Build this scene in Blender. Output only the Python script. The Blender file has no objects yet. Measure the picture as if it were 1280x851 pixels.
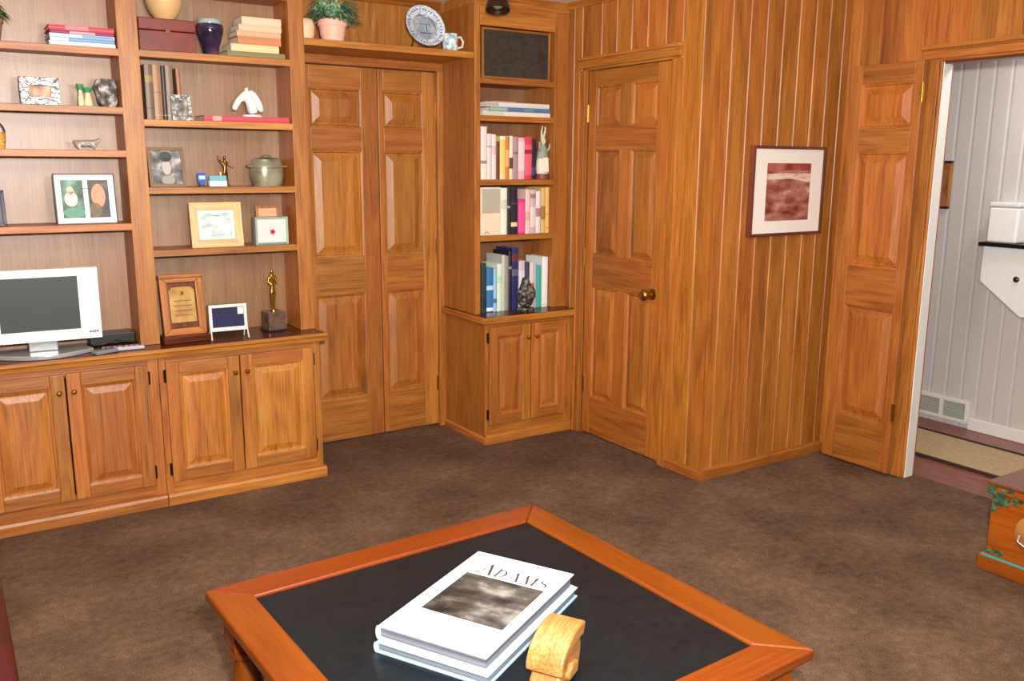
import bpy, bmesh, math, random
from math import sin, cos, pi, radians, sqrt
from mathutils import Vector, Matrix
random.seed(11)
SC = bpy.context.scene
COL = SC.collection
# ------------------------------------------------------------------ camera
F_PX = 1107.026
YAW, PITCH, ROLL = 0.5774, -0.1967, 0.0064
CAM = Vector((-3.0634, -2.9888, 1.5350))
_f = Vector((sin(YAW)*cos(PITCH), cos(YAW)*cos(PITCH), sin(PITCH)))
_r = _f.cross(Vector((0, 0, 1))).normalized(); _u = _r.cross(_f)
R_ = cos(ROLL)*_r + sin(ROLL)*_u; U_ = -sin(ROLL)*_r + cos(ROLL)*_u; F_ = _f
cd = bpy.data.cameras.new('camera'); cam = bpy.data.objects.new('camera', cd); COL.objects.link(cam)
cd.sensor_width = 36; cd.lens = F_PX*36/1280; cd.clip_start = .05
cam.matrix_world = Matrix(((R_.x, U_.x, -F_.x, CAM.x), (R_.y, U_.y, -F_.y, CAM.y), (R_.z, U_.z, -F_.z, CAM.z), (0, 0, 0, 1)))
SC.camera = cam
def at(u, v, ax, val):
    """world point where the sight line of photo pixel (u,v) meets the plane axis=val"""
    d = F_ + (u-640)/F_PX*R_ + (425.5-v)/F_PX*U_
    i = 'xyz'.index(ax)
    return CAM + d*((val-CAM[i])/d[i])
# ------------------------------------------------------------------ materials
def lin(c):
    def f(x):
        x /= 255.
        return x/12.92 if x <= .04045 else ((x+.055)/1.055)**2.4
    return (f(c[0]), f(c[1]), f(c[2]), 1)
MATS = {}
def newmat(name):
    m = bpy.data.materials.new(name); m.use_nodes = True
    nt = m.node_tree; b = nt.nodes['Principled BSDF']
    return m, nt, b
def N(nt, t, **kw):
    n = nt.nodes.new(t)
    for k, v in kw.items():
        if k in n.inputs: n.inputs[k].default_value = v
        else: setattr(n, k, v)
    return n
def L(nt, a, b): nt.links.new(a, b)
def paint(rgb, rough=.5, metal=0., name=None, spec=.5, coat=0.):
    key = ('p', rgb, rough, metal, spec, coat)
    if key in MATS: return MATS[key]
    m, nt, b = newmat(name or 'paint_%d_%d_%d' % tuple(rgb))
    b.inputs['Base Color'].default_value = lin(rgb); b.inputs['Roughness'].default_value = rough
    b.inputs['Metallic'].default_value = metal; b.inputs['Specular IOR Level'].default_value = spec
    b.inputs['Coat Weight'].default_value = coat
    MATS[key] = m; return m
def ramp(nt, stops, interp='LINEAR'):
    r = nt.nodes.new('ShaderNodeValToRGB'); cr = r.color_ramp; cr.interpolation = interp
    while len(cr.elements) < len(stops): cr.elements.new(.5)
    for e, (p, c) in zip(cr.elements, stops): e.position = p; e.color = c
    return r
def mottled(name, cols, scale=20., rough=.5, detail=3., stretch=(1, 1, 1), metal=0., bump=0., spec=.5):
    key = ('m', name)
    if key in MATS: return MATS[key]
    m, nt, b = newmat(name)
    tc = N(nt, 'ShaderNodeTexCoord'); mp = N(nt, 'ShaderNodeMapping'); mp.inputs['Scale'].default_value = stretch
    L(nt, tc.outputs['Object'], mp.inputs['Vector'])
    n = N(nt, 'ShaderNodeTexNoise', Scale=scale, Detail=detail); L(nt, mp.outputs[0], n.inputs['Vector'])
    k = len(cols); r = ramp(nt, [(.3+.4*i/max(1, k-1), lin(c)) for i, c in enumerate(cols)])
    L(nt, n.outputs['Fac'], r.inputs['Fac']); L(nt, r.outputs[0], b.inputs['Base Color'])
    b.inputs['Roughness'].default_value = rough; b.inputs['Metallic'].default_value = metal
    b.inputs['Specular IOR Level'].default_value = spec
    if bump:
        bp = N(nt, 'ShaderNodeBump', Strength=bump, Distance=.01); L(nt, n.outputs['Fac'], bp.inputs['Height']); L(nt, bp.outputs[0], b.inputs['Normal'])
    MATS[key] = m; return m
def wood(axis, kind='oak'):
    key = ('w', axis, kind)
    if key in MATS: return MATS[key]
    PAL = {'oak': ((108, 54, 12), (162, 93, 30), (188, 121, 50), .46, .65),
           'back': ((112, 70, 38), (140, 93, 54), (160, 114, 72), .42, 1.),
           'table': ((92, 34, 3), (114, 50, 6), (130, 62, 10), .3, .5),
           'counter': ((44, 16, 8), (74, 30, 13), (92, 42, 20), .25, .4),
           'pine': ((190, 130, 80), (226, 176, 122), (240, 200, 150), .4, .5),
           'chest': ((104, 40, 4), (136, 58, 8), (152, 72, 14), .35, .5),
           'walnut': ((50, 22, 12), (96, 46, 24), (122, 66, 36), .3, .5),
           'carved': ((112, 58, 22), (158, 106, 56), (184, 136, 84), .35, .4)}[kind]
    m, nt, b = newmat('%s_wood_grain_%s' % (kind, axis))
    tc = N(nt, 'ShaderNodeTexCoord'); at_ = N(nt, 'ShaderNodeAttribute', attribute_name='tone')
    mul = N(nt, 'ShaderNodeVectorMath', operation='SCALE'); mul.inputs[0].default_value = (17.3, 31.7, 43.1); L(nt, at_.outputs['Fac'], mul.inputs['Scale'])
    add = N(nt, 'ShaderNodeVectorMath', operation='ADD'); L(nt, tc.outputs['Object'], add.inputs[0]); L(nt, mul.outputs[0], add.inputs[1])
    def sc(across, along):
        s = [across]*3; s['xyz'.index(axis)] = along
        q = N(nt, 'ShaderNodeVectorMath', operation='MULTIPLY'); q.inputs[1].default_value = s; L(nt, add.outputs[0], q.inputs[0]); return q.outputs[0]
    n1 = N(nt, 'ShaderNodeTexNoise', Scale=1., Detail=2., Roughness=.45, Distortion=.3); L(nt, sc(7., .8), n1.inputs['Vector'])
    m1 = N(nt, 'ShaderNodeMath', operation='MULTIPLY'); m1.inputs[1].default_value = 46.; L(nt, n1.outputs['Fac'], m1.inputs[0])
    s1 = N(nt, 'ShaderNodeMath', operation='SINE'); L(nt, m1.outputs[0], s1.inputs[0])
    n2 = N(nt, 'ShaderNodeTexNoise', Scale=1., Detail=3., Roughness=.6); L(nt, sc(170., 5.), n2.inputs['Vector'])
    n3 = N(nt, 'ShaderNodeTexNoise', Scale=1., Detail=2.); L(nt, sc(9., 1.1), n3.inputs['Vector'])
    # combine: fac = .5 + .13*rings + .9*(pores-.5) + .9*(n3-.5)
    a = N(nt, 'ShaderNodeMath', operation='MULTIPLY_ADD'); a.inputs[1].default_value = .07; a.inputs[2].default_value = -.26; L(nt, s1.outputs[0], a.inputs[0])
    c = N(nt, 'ShaderNodeMath', operation='MULTIPLY_ADD'); c.inputs[1].default_value = 1.0; L(nt, n2.outputs['Fac'], c.inputs[0]); L(nt, a.outputs[0], c.inputs[2])
    d = N(nt, 'ShaderNodeMath', operation='MULTIPLY_ADD'); d.inputs[1].default_value = .5; L(nt, n3.outputs['Fac'], d.inputs[0]); L(nt, c.outputs[0], d.inputs[2])
    r = ramp(nt, [(.12, lin(PAL[0])), (.48, lin(PAL[1])), (.85, lin(PAL[2]))]); L(nt, d.outputs[0], r.inputs['Fac'])
    hs = N(nt, 'ShaderNodeHueSaturation'); L(nt, r.outputs[0], hs.inputs['Color'])
    mr = N(nt, 'ShaderNodeMapRange'); mr.inputs['To Min'].default_value = .82; mr.inputs['To Max'].default_value = 1.16; L(nt, at_.outputs['Fac'], mr.inputs['Value']); L(nt, mr.outputs[0], hs.inputs['Value'])
    mr2 = N(nt, 'ShaderNodeMapRange'); mr2.inputs['From Min'].default_value = 0; mr2.inputs['To Min'].default_value = .496; mr2.inputs['To Max'].default_value = .509
    fr = N(nt, 'ShaderNodeMath', operation='FRACT'); m7 = N(nt, 'ShaderNodeMath', operation='MULTIPLY'); m7.inputs[1].default_value = 7.31; L(nt, at_.outputs['Fac'], m7.inputs[0]); L(nt, m7.outputs[0], fr.inputs[0]); L(nt, fr.outputs[0], mr2.inputs['Value']); L(nt, mr2.outputs[0], hs.inputs['Hue'])
    L(nt, hs.outputs[0], b.inputs['Base Color'])
    b.inputs['Roughness'].default_value = PAL[3]; b.inputs['Specular IOR Level'].default_value = PAL[4]
    bp = N(nt, 'ShaderNodeBump', Strength=.12, Distance=.002); L(nt, n2.outputs['Fac'], bp.inputs['Height']); L(nt, bp.outputs[0], b.inputs['Normal'])
    MATS[key] = m; return m
WX, WY, WZ = wood('x'), wood('y'), wood('z')
BK = wood('z', 'back')
def carpet():
    m, nt, b = newmat('brown_carpet')
    tc = N(nt, 'ShaderNodeTexCoord')
    n1 = N(nt, 'ShaderNodeTexNoise', Scale=2.2, Detail=4., Roughness=.6); L(nt, tc.outputs['Object'], n1.inputs['Vector'])
    n2 = N(nt, 'ShaderNodeTexNoise', Scale=170., Detail=3., Roughness=.7); L(nt, tc.outputs['Object'], n2.inputs['Vector'])
    n4 = N(nt, 'ShaderNodeTexNoise', Scale=28., Detail=3., Roughness=.6); L(nt, tc.outputs['Object'], n4.inputs['Vector'])
    a = N(nt, 'ShaderNodeMath', operation='MULTIPLY_ADD'); a.inputs[1].default_value = .55; a.inputs[2].default_value = -.16; L(nt, n2.outputs['Fac'], a.inputs[0])
    c0 = N(nt, 'ShaderNodeMath', operation='MULTIPLY_ADD'); c0.inputs[1].default_value = .3; L(nt, n4.outputs['Fac'], c0.inputs[0]); L(nt, a.outputs[0], c0.inputs[2])
    c = N(nt, 'ShaderNodeMath', operation='MULTIPLY_ADD'); c.inputs[1].default_value = .5; L(nt, n1.outputs['Fac'], c.inputs[0]); L(nt, c0.outputs[0], c.inputs[2])
    r = ramp(nt, [(.3, lin((58, 42, 32))), (.52, lin((106, 82, 65))), (.72, lin((142, 113, 91)))]); L(nt, c.outputs[0], r.inputs['Fac'])
    L(nt, r.outputs[0], b.inputs['Base Color']); b.inputs['Roughness'].default_value = 1.; b.inputs['Specular IOR Level'].default_value = .05
    bp = N(nt, 'ShaderNodeBump', Strength=.9, Distance=.008); L(nt, n2.outputs['Fac'], bp.inputs['Height']); L(nt, bp.outputs[0], b.inputs['Normal'])
    return m
# ------------------------------------------------------------------ mesh builder
class MB:
    def __init__(s): s.v = []; s.f = []; s.m = []; s.t = []; s.M = None
    def add(s, vs, fs, mat, tone=None):
        if tone is None: tone = random.random()
        o = len(s.v)
        if s.M is not None: vs = [s.M @ Vector(p) for p in vs]
        s.v += [tuple(p) for p in vs]
        for f in fs: s.f.append(tuple(i+o for i in f)); s.m.append(mat); s.t.append(tone)
        return s
    def box(s, x0, x1, y0, y1, z0, z1, mat, tone=None):
        vs = [(x, y, z) for z in (z0, z1) for y in (y0, y1) for x in (x0, x1)]
        return s.add(vs, [(0, 2, 3, 1), (4, 5, 7, 6), (0, 1, 5, 4), (2, 6, 7, 3), (0, 4, 6, 2), (1, 3, 7, 5)], mat, tone)
    def quad(s, a, b, c, d, mat, tone=None): return s.add([a, b, c, d], [(0, 1, 2, 3)], mat, tone)
    def prism(s, poly, ax, a, b, mat, tone=None):
        """poly: 2-D points in the two axes other than ax (cyclic order xyz), from ax=a to ax=b"""
        def P(p, w):
            if ax == 'x': return (w, p[0], p[1])
            if ax == 'y': return (p[0], w, p[1])
            return (p[0], p[1], w)
        n = len(poly); vs = [P(p, a) for p in poly]+[P(p, b) for p in poly]
        fs = [tuple(range(n))[::-1], tuple(range(n, 2*n))]+[(i, (i+1) % n, n+(i+1) % n, n+i) for i in range(n)]
        return s.add(vs, fs, mat, tone)
    def lathe(s, prof, c, mat, seg=24, axis='z', tone=None, sx=1., sy=1.):
        vs = []; fs = []
        for r, h in prof:
            for k in range(seg):
                a = 2*pi*k/seg; p = (r*cos(a)*sx, r*sin(a)*sy, h)
                if axis == 'x': p = (p[2], p[0], p[1])
                elif axis == 'y': p = (p[0], p[2], p[1])
                vs.append((c[0]+p[0], c[1]+p[1], c[2]+p[2]))
        n = len(prof)
        for i in range(n-1):
            for k in range(seg): fs.append((i*seg+k, i*seg+(k+1) % seg, (i+1)*seg+(k+1) % seg, (i+1)*seg+k))
        if prof[0][0] > 1e-5: fs.append(tuple(range(seg))[::-1])
        if prof[-1][0] > 1e-5: fs.append(tuple((n-1)*seg+k for k in range(seg)))
        return s.add(vs, fs, mat, tone)
    def ball(s, c, r, mat, seg=16, rings=10, sz=(1, 1, 1), tone=None):
        pr = [(r*sin(pi*i/rings), -r*cos(pi*i/rings)) for i in range(rings+1)]
        pr[0] = (1e-6, pr[0][1]); pr[-1] = (1e-6, pr[-1][1])
        vs = []; fs = []
        for rr, h in pr:
            for k in range(seg):
                a = 2*pi*k/seg; vs.append((c[0]+rr*cos(a)*sz[0], c[1]+rr*sin(a)*sz[1], c[2]+h*sz[2]))
        for i in range(rings):
            for k in range(seg): fs.append((i*seg+k, i*seg+(k+1) % seg, (i+1)*seg+(k+1) % seg, (i+1)*seg+k))
        return s.add(vs, fs, mat, tone)
    def tube(s, pts, rad, mat, seg=8, tone=None):
        pts = [Vector(p) for p in pts]; n = len(pts); vs = []; fs = []
        if not isinstance(rad, (list, tuple)): rad = [rad]*n
        for i, p in enumerate(pts):
            t = (pts[min(i+1, n-1)]-pts[max(i-1, 0)]).normalized()
            a = t.orthogonal().normalized() if i == 0 else (a-t*a.dot(t)).normalized()
            b = t.cross(a)
            for k in range(seg):
                q = 2*pi*k/seg; vs.append(tuple(p+(a*cos(q)+b*sin(q))*rad[i]))
        for i in range(n-1):
            for k in range(seg): fs.append((i*seg+k, i*seg+(k+1) % seg, (i+1)*seg+(k+1) % seg, (i+1)*seg+k))
        fs.append(tuple(range(seg))[::-1]); fs.append(tuple((n-1)*seg+k for k in range(seg)))
        return s.add(vs, fs, mat, tone)
    def build(s, name, parent=None, bevel=0., smooth=False, loc=None, rot=None, seg=2, angle=40):
        me = bpy.data.meshes.new(name); org = Vector(loc) if loc is not None else Vector((0, 0, 0))
        me.from_pydata(s.v, [], s.f)
        mats = []
        for m in s.m:
            if m not in mats: mats.append(m); me.materials.append(m)
        me.polygons.foreach_set('material_index', [mats.index(m) for m in s.m])
        bm = bmesh.new(); bm.from_mesh(me); bmesh.ops.recalc_face_normals(bm, faces=bm.faces); bm.to_mesh(me); bm.free()
        a = me.attributes.new('tone', 'FLOAT', 'FACE'); a.data.foreach_set('value', s.t)
        if smooth:
            me.polygons.foreach_set('use_smooth', [True]*len(me.polygons)); me.set_sharp_from_angle(angle=radians(angle))
        o = bpy.data.objects.new(name, me); COL.objects.link(o)
        o.location = org
        if rot is not None: o.rotation_euler = rot
        if parent is not None: o.parent = parent
        if bevel:
            md = o.modifiers.new('bevel', 'BEVEL'); md.width = bevel; md.segments = seg; md.limit_method = 'ANGLE'; md.angle_limit = radians(40); md.harden_normals = False
        return o
def tag(o, label, cat, group=None, kind=None):
    o['label'] = label; o['category'] = cat
    if group: o['group'] = group
    if kind: o['kind'] = kind
    return o
def thing(name, label, cat, loc=(0, 0, 0), rz=0., group=None):
    o = bpy.data.objects.new(name, None); o.empty_display_size = .05; COL.objects.link(o)
    o.location = loc; o.rotation_euler = (0, 0, rz)
    return tag(o, label, cat, group)
def skin(name, pts, edges, mat, parent=None, sub=2, loc=(0, 0, 0), rot=None):
    """pts: (x,y,z,r)"""
    me = bpy.data.meshes.new(name); me.from_pydata([p[:3] for p in pts], edges, []); me.materials.append(mat)
    o = bpy.data.objects.new(name, me); COL.objects.link(o); o.location = loc
    if rot: o.rotation_euler = rot
    if parent is not None: o.parent = parent
    sk = o.modifiers.new('skin', 'SKIN')
    for i, p in enumerate(pts):
        d = me.skin_vertices[0].data[i]; d.radius = (p[3], p[3] if len(p) < 5 else p[4]); d.use_root = (i == 0)
    sk.use_smooth_shade = True
    sb = o.modifiers.new('sub', 'SUBSURF'); sb.levels = sub; sb.render_levels = sub
    return o
# ------------------------------------------------------------------ room constants
YF, YU, YB, YC = 1.06, 1.15, 1.36, 1.529      # base-cabinet fronts, bookcase fronts, bookcase backs, closet wall
CEIL = 2.40; XD = .907
# ------------------------------------------------------------------ room shell
def st(b, name, label, cat, bevel=0.): return tag(b.build(name, bevel=bevel), label, cat, kind='structure')
st(MB().box(-4.3, .99, -4.6, 1.62, -.06, 0, carpet()), 'floor', 'dark brown pile carpet covering the study floor', 'carpet')
hallwood = mottled('red_brown_hall_floorboards', [(84, 40, 30), (128, 66, 50), (150, 86, 66)], scale=5., stretch=(14, 1.2, 1), rough=.3)
st(MB().box(.99, 2.08, -2.6, 1.0, -.06, -.001, hallwood), 'floor_hall', 'reddish brown wooden floor of the hall through the open doorway', 'floor')
st(MB().box(-4.3, 2.08, -4.6, 1.62, CEIL, CEIL+.06, paint((236, 232, 224), .9)), 'ceiling', 'plain white ceiling seen above the narrow bookcase', 'ceiling')
def grooved(b, M, cuts, s0, s1, z0, z1, holes, mat, gw=.0045, gd=.006, core=.02):
    """vertical boards with V-grooves at cuts; M(s,z,d) maps along/up/out; holes: (s0,s1,z1)"""
    xs = sorted(set([s0, s1]+[c for c in cuts if s0 < c < s1]+[h for H in holes for h in H[:2] if s0 < h < s1]))
    for a, c in zip(xs[:-1], xs[1:]):
        zb = z0
        for h in holes:
            if a >= h[0]-1e-6 and c <= h[1]+1e-6: zb = h[2]
        ga = gw if a in cuts else 0; gc = gw if c in cuts else 0; t = random.random()
        V = lambda s_, z_, d_: tuple(M(s_, z_, d_))
        b.quad(V(a+ga, zb, 0), V(c-gc, zb, 0), V(c-gc, z1, 0), V(a+ga, z1, 0), mat, t)
        if ga: b.quad(V(a, zb, -gd), V(a+ga, zb, 0), V(a+ga, z1, 0), V(a, z1, -gd), mat, t)
        if gc: b.quad(V(c-gc, zb, 0), V(c, zb, -gd), V(c, z1, -gd), V(c-gc, z1, 0), mat, t)
        # solid core behind the boards
        p = [V(a, zb, -gd), V(c, zb, -gd), V(c, z1, -gd), V(a, z1, -gd), V(a, zb, -core), V(c, zb, -core), V(c, z1, -core), V(a, z1, -core)]
        b.add(p, [(0, 1, 2, 3), (4, 7, 6, 5), (0, 4, 5, 1), (2, 6, 7, 3), (0, 3, 7, 4), (1, 5, 6, 2)], mat, t)
b = MB()
grooved(b, lambda s, z, d: (s, -d, z), [.068, .185, .295, .408, .522, .638, .745, .852], 0, XD, 0, CEIL, [], WZ, core=.06)
st(b, 'wall_picture', 'short oak board wall carrying the framed red landscape print', 'wall')
b = MB()
grooved(b, lambda s, z, d: (-d, s, z), [.108, .248, .365, .498, .62, .738, .862, 1.029, 1.10, 1.215, 1.33, 1.45], .06, 1.62, 0, CEIL, [(.308, .968, 2.033)], WZ, core=.08)
st(b, 'wall_center', 'oak board wall holding the six panel door with brass knob', 'wall')
b = MB()
grooved(b, lambda s, z, d: (XD-d, s, z), [-.06-.113*i for i in range(-1, 26)], -2.6, 0.0, 0, CEIL, [(-1.32, -.515, 2.01)], WZ, core=.08)
st(b, 'wall_right', 'oak board wall around the open doorway to the hall', 'wall')
b = MB()
grooved(b, lambda s, z, d: (s, YC-d, z), [-4.2+.115*i for i in range(11)], -4.3, 0.0, 0, CEIL, [(-1.452, -.628, 2.035)], WZ, core=.085)
st(b, 'wall_far', 'oak clad wall behind the bookcases with the double closet doors', 'wall')
b = MB()
grooved(b, lambda s, z, d: (-4.3+d, s, z), [-4.5+.13*i for i in range(46)], -4.6, 1.5, 0, CEIL, [], WZ, core=.06)
st(b, 'wall_left', 'oak board wall left of the bookcases', 'wall')
# hall wall: painted tongue and groove boards
hp = paint((196, 192, 190), .45)
b = MB(); grooved(b, lambda s, z, d: (2.0-d, s, z), [-2.5+.098*i for i in range(36)], -2.6, 1.0, 0, CEIL, [], hp, gw=.012, gd=.003, core=.08)
st(b, 'wall_hall', 'pale grey painted board wall of the hall beyond the doorway', 'wall')
b = MB(); b.box(1.0, 2.0, .94, 1.0, 0, CEIL, hp); st(b, 'wall_hall_end', 'pale grey end wall of the hall', 'wall')
white = paint((226, 222, 216), .4)
st(MB().box(1.984, 1.9998, -2.6, -.215, 0, .072, white), 'baseboard_hall', 'white baseboard along the pale hall wall', 'baseboard', .003)
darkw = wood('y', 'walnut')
# baseboards and crowns of the study
b = MB()
b.prism([(-.0005, 0), (-.018, 0), (-.018, .045), (-.012, .055), (-.0005, .06)], 'x', .0, XD-.001, WX)
st(b, 'baseboard_picture', 'low oak baseboard under the framed red print', 'baseboard', .002)
b = MB(); b.prism([(-.0005, 0), (-.016, 0), (-.016, .04), (-.0005, .055)], 'y', -.018, .246, WY); st(b, 'baseboard_center', 'oak baseboard between the brass knob door and the wall corner', 'baseboard', .002)
b = MB(); b.prism([(-.0005, CEIL-.001), (-.03, CEIL-.001), (-.027, CEIL-.010), (-.012, CEIL-.028), (-.010, CEIL-.034), (-.0005, CEIL-.034)], 'y', -.03, YU-.015, WY)
st(b, 'trim_crown_center', 'oak crown moulding above the brass knob door', 'trim')
b = MB(); b.prism([(-.0005, CEIL-.001), (-.05, CEIL-.001), (-.045, CEIL-.014), (-.014, CEIL-.042), (-.0005, CEIL-.05)], 'x', -.0, XD-.001, WX)
st(b, 'trim_crown_picture', 'oak crown moulding above the framed print', 'trim')
b = MB(); b.prism([(XD-.0005, CEIL-.001), (XD-.05, CEIL-.001), (XD-.045, CEIL-.014), (XD-.014, CEIL-.042), (XD-.0005, CEIL-.05)], 'y', -2.6, -.051, WY)
st(b, 'trim_crown_right', 'oak crown moulding above the open doorway', 'trim')
b = MB(); b.prism([(YC-.0005, CEIL-.001), (YC-.04, CEIL-.001), (YC-.036, CEIL-.012), (YC-.012, CEIL-.034), (YC-.0005, CEIL-.04)], 'x', -1.52, -.62, WX)
st(b, 'trim_crown_far', 'oak crown moulding above the shelf over the closet doors', 'trim')
# ---- casings
def casing(name, label, M, s0, s1, zt, w=.06, t=.018, left=True, right=True, cap=True, wl=None, wr=None):
    """flat moulded door casing; M maps (s, out, z) -> xyz"""
    b = MB(); wl = wl or w; wr = wr or w
    def bx(a, c, z0, z1, o, mat):
        vs = [tuple(M(x, y, z)) for z in (z0, z1) for y in (0.0005, o) for x in (a, c)]
        b.add(vs, [(0, 2, 3, 1), (4, 5, 7, 6), (0, 1, 5, 4), (2, 6, 7, 3), (0, 4, 6, 2), (1, 3, 7, 5)], mat)
    hm = WX if abs(M(1, 0, 0)[0]-M(0, 0, 0)[0]) > .5 else WY
    if left:
        bx(s0-wl+.0015, s0-.012, 0, zt, t, WZ); bx(s0-wl, s0-wl+.016, 0, zt, t+.006, WZ); bx(s0-.012, s0, 0, zt, t*.55, WZ)
    if right:
        bx(s1+.012, s1+wr-.0015, 0, zt, t, WZ); bx(s1+wr-.016, s1+wr, 0, zt, t+.006, WZ); bx(s1, s1+.012, 0, zt, t*.55, WZ)
    a = s0-(wl if left else 0); c = s1+(wr if right else 0)
    bx(a+.001, c-.001, zt+.012, zt+w-.0145, t, hm); bx(s0, s1, zt, zt+.012, t*.55, hm)
    if cap: bx(a-.004, c+.004, zt+w-.014, zt+w+.004, t+.012, hm); bx(a-.001, c+.001, zt+w-.024, zt+w-.0142, t+.006, hm)
    return st(b, name, label, 'door casing', .0025)
casing('trim_casing_center', 'oak casing around the six panel door with brass knob', lambda s, o, z: (-o, s, z), .308, .968, 2.033, w=.066)
casing('trim_casing_right', 'oak casing around the open doorway to the hall', lambda s, o, z: (XD-o, s, z), -1.32, -.5152, 2.01, w=.07, wr=.1)
b = MB()
b.box(-.628, -.575, YC-.02, YC-.0005, 0, 2.035, WZ); b.box(-.64, -.60, YC-.026, YC-.0005, 0, 2.035, WZ); b.box(-1.52, -1.452, YC-.02, YC-.0005, 0, 2.035, WZ)
b.box(-1.452, -.6, YC-.02, YC-.0005, 2.035, 2.0725, WX)
st(b, 'trim_casing_closet', 'oak casing strips around the double closet doors', 'door casing', .0025)
# white painted reveals of the open doorway
b = MB(); b.box(XD-.002, .97, -.5205, -.5155, 0, 2.0085, white); b.box(XD+.001, .988, -1.3195, -1.313, 0, 2.0085, white)
st(b, 'trim_jamb_right', 'white painted jamb lining the open doorway', 'door jamb', .001)
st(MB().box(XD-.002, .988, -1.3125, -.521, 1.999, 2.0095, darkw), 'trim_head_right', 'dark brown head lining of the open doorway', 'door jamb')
# ------------------------------------------------------------------ panelled doors
def panel_part(parent, x0, x1, z0, z1, t, deep=.012, mat=None, bev=.045, y0=0.):
    """raised and fielded panel sitting in its opening, front towards -y"""
    b = MB(); mat = mat or WZ; tone = random.random()
    rings = [(0, y0+.003), (.007, y0+.005), (.012, y0+deep), (.018, y0+deep), (bev, y0+.004), (bev+.004, y0+.0025)]
    vs = []
    for o, y in rings: vs += [(x0+o, y, z0+o), (x1-o, y, z0+o), (x1-o, y, z1-o), (x0+o, y, z1-o)]
    fs = []
    for i in range(len(rings)-1):
        for k in range(4): fs.append((i*4+k, i*4+(k+1) % 4, i*4+4+(k+1) % 4, i*4+4+k))
    n = len(rings)*4; fs.append((n-4, n-3, n-2, n-1))
    vs += [(x0, t-.006, z0), (x1, t-.006, z0), (x1, t-.006, z1), (x0, t-.006, z1)]; fs.append((n+3, n+2, n+1, n))
    for k in range(4): fs.append((k, n+k, n+(k+1) % 4, (k+1) % 4))
    b.add(vs, fs, mat, tone)
    return b.build('panel', parent)
def door_frame(w, h, cols, rows, t, bevel=.0025):
    b = MB()
    b.box(0, cols[0][0], 0, t, 0, h, WZ); b.box(cols[-1][1], w, 0, t, 0, h, WZ)
    zs = [0]+[z for r in rows for z in r]+[h]
    for i in range(0, len(zs), 2): b.box(cols[0][0], cols[-1][1], 0.0004, t-.0004, zs[i], zs[i+1], WX, random.uniform(0, .4))
    for i in range(len(cols)-1):
        for r in rows: b.box(cols[i][1], cols[i+1][0], 0.0002, t, r[0], r[1], WZ)
    return b
BRASS = paint((176, 132, 56), .3, 1., 'polished_brass'); BLACKM = paint((26, 22, 20), .4, .6, 'black_iron')
def hinge(parent, x, z, y=0., h=.085, mat=None, w=.02):
    b = MB(); mat = mat or BRASS
    b.box(x-w/2, x+w/2, y-.0025, y+.0005, z-h/2, z+h/2, mat); b.lathe([(.005, -h/2-.004), (.005, h/2+.004)], (x, y-.004, z), mat, 10)
    return b.build('hinge', parent, smooth=True)
def make_door(name, label, w, h, cols, rows, t, loc, rz, hinges=(), bev=.045):
    b = door_frame(w, h, cols, rows, t)
    o = b.build(name, bevel=.0025, loc=loc, rot=(0, 0, rz)); tag(o, label, 'door', kind='structure')
    for c in cols:
        for r in rows: panel_part(o, c[0], c[1], r[0], r[1], t, bev=bev, deep=.015)
    for x, z in hinges: hinge(o, x, z)
    return o
RB = -pi/2
rowsB = [(.215, .857), (1.035, 1.605), (1.725, 1.94)]
d1 = make_door('door_1', 'closed six panel oak door with round brass knob', .6585, 2.022, [(.062, .269), (.356, .556)], rowsB, .035, (.004, .9672, .008), RB, [(.0, .28), (.0, 1.02), (.0, 1.80)], bev=.042)
b = MB(); b.lathe([(.001, .0), (.031, .0), (.03, .006), (.014, .01), (.0105, .02), (.0105, .034), (.022, .040), (.0285, .052), (.029, .060), (.024, .070), (.012, .076), (.001, .077)], (0, 0, 0), BRASS, 28)
b.v = [(x, -z, y) for x, y, z in b.v]
b.build('knob', d1, smooth=True, loc=(.567, 0, .874), angle=50)
rowsC = [(.237, .822), (1.03, 1.59), (1.712, 1.908)]
d2 = make_door('door_2', 'left leaf of the oak double closet doors, beside the wide bookcase', .452, 2.022, [(.072, .357)], rowsC, .035, (-1.445, YC+.004, .008), 0, [], bev=.05)
d3 = make_door('door_3', 'right leaf of the oak double closet doors, beside the narrow bookcase', .352, 2.022, [(.03, .266)], rowsC, .035, (-.986, YC+.008, .008), 0, [(.35, .25), (.35, 1.06), (.35, 1.82)], bev=.05)
# open leaf folded back against wall_right
d4 = make_door('door_4', 'narrow three panel oak door leaf folded back against the wall beside the open doorway', .395, 2.006, [(.072, .352)], [(.245, .825), (1.03, 1.59), (1.705, 1.915)], .035, (.846, -.062, .012), RB, [(.399, .32), (.399, 1.86)], bev=.05)
# ------------------------------------------------------------------ base cabinets
def knob_small(parent, x, z, y):
    b = MB(); b.lathe([(.0005, 0), (.006, 0), (.0045, .008), (.005, .012), (.0105, .018), (.011, .023), (.007, .028), (.0005, .029)], (0, 0, 0), BRASS, 16)
    b.v = [(px, -pz, py) for px, py, pz in b.v]
    return b.build('knob', parent, smooth=True, loc=(x, y, z))
def cab_door(parent, x0, x1, z0, z1, y, hinge_left, stile=.055, knob=True):
    w = x1-x0; h = z1-z0; t = .019
    b = door_frame(w, h, [(stile, w-stile)], [(stile, h-stile)], t)
    o = b.build('door', parent, bevel=.003, loc=(x0, y, z0))
    panel_part(o, stile, w-stile, stile, h-stile, t, deep=.010, bev=.04)
    if knob: knob_small(o, (w-.025) if hinge_left else .025, h-.075, 0)
    hx = -.004 if hinge_left else w+.004
    for z in (.06, h-.06): hinge(o, hx, z, .016, .05, BLACKM, .012)
    return o
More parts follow.
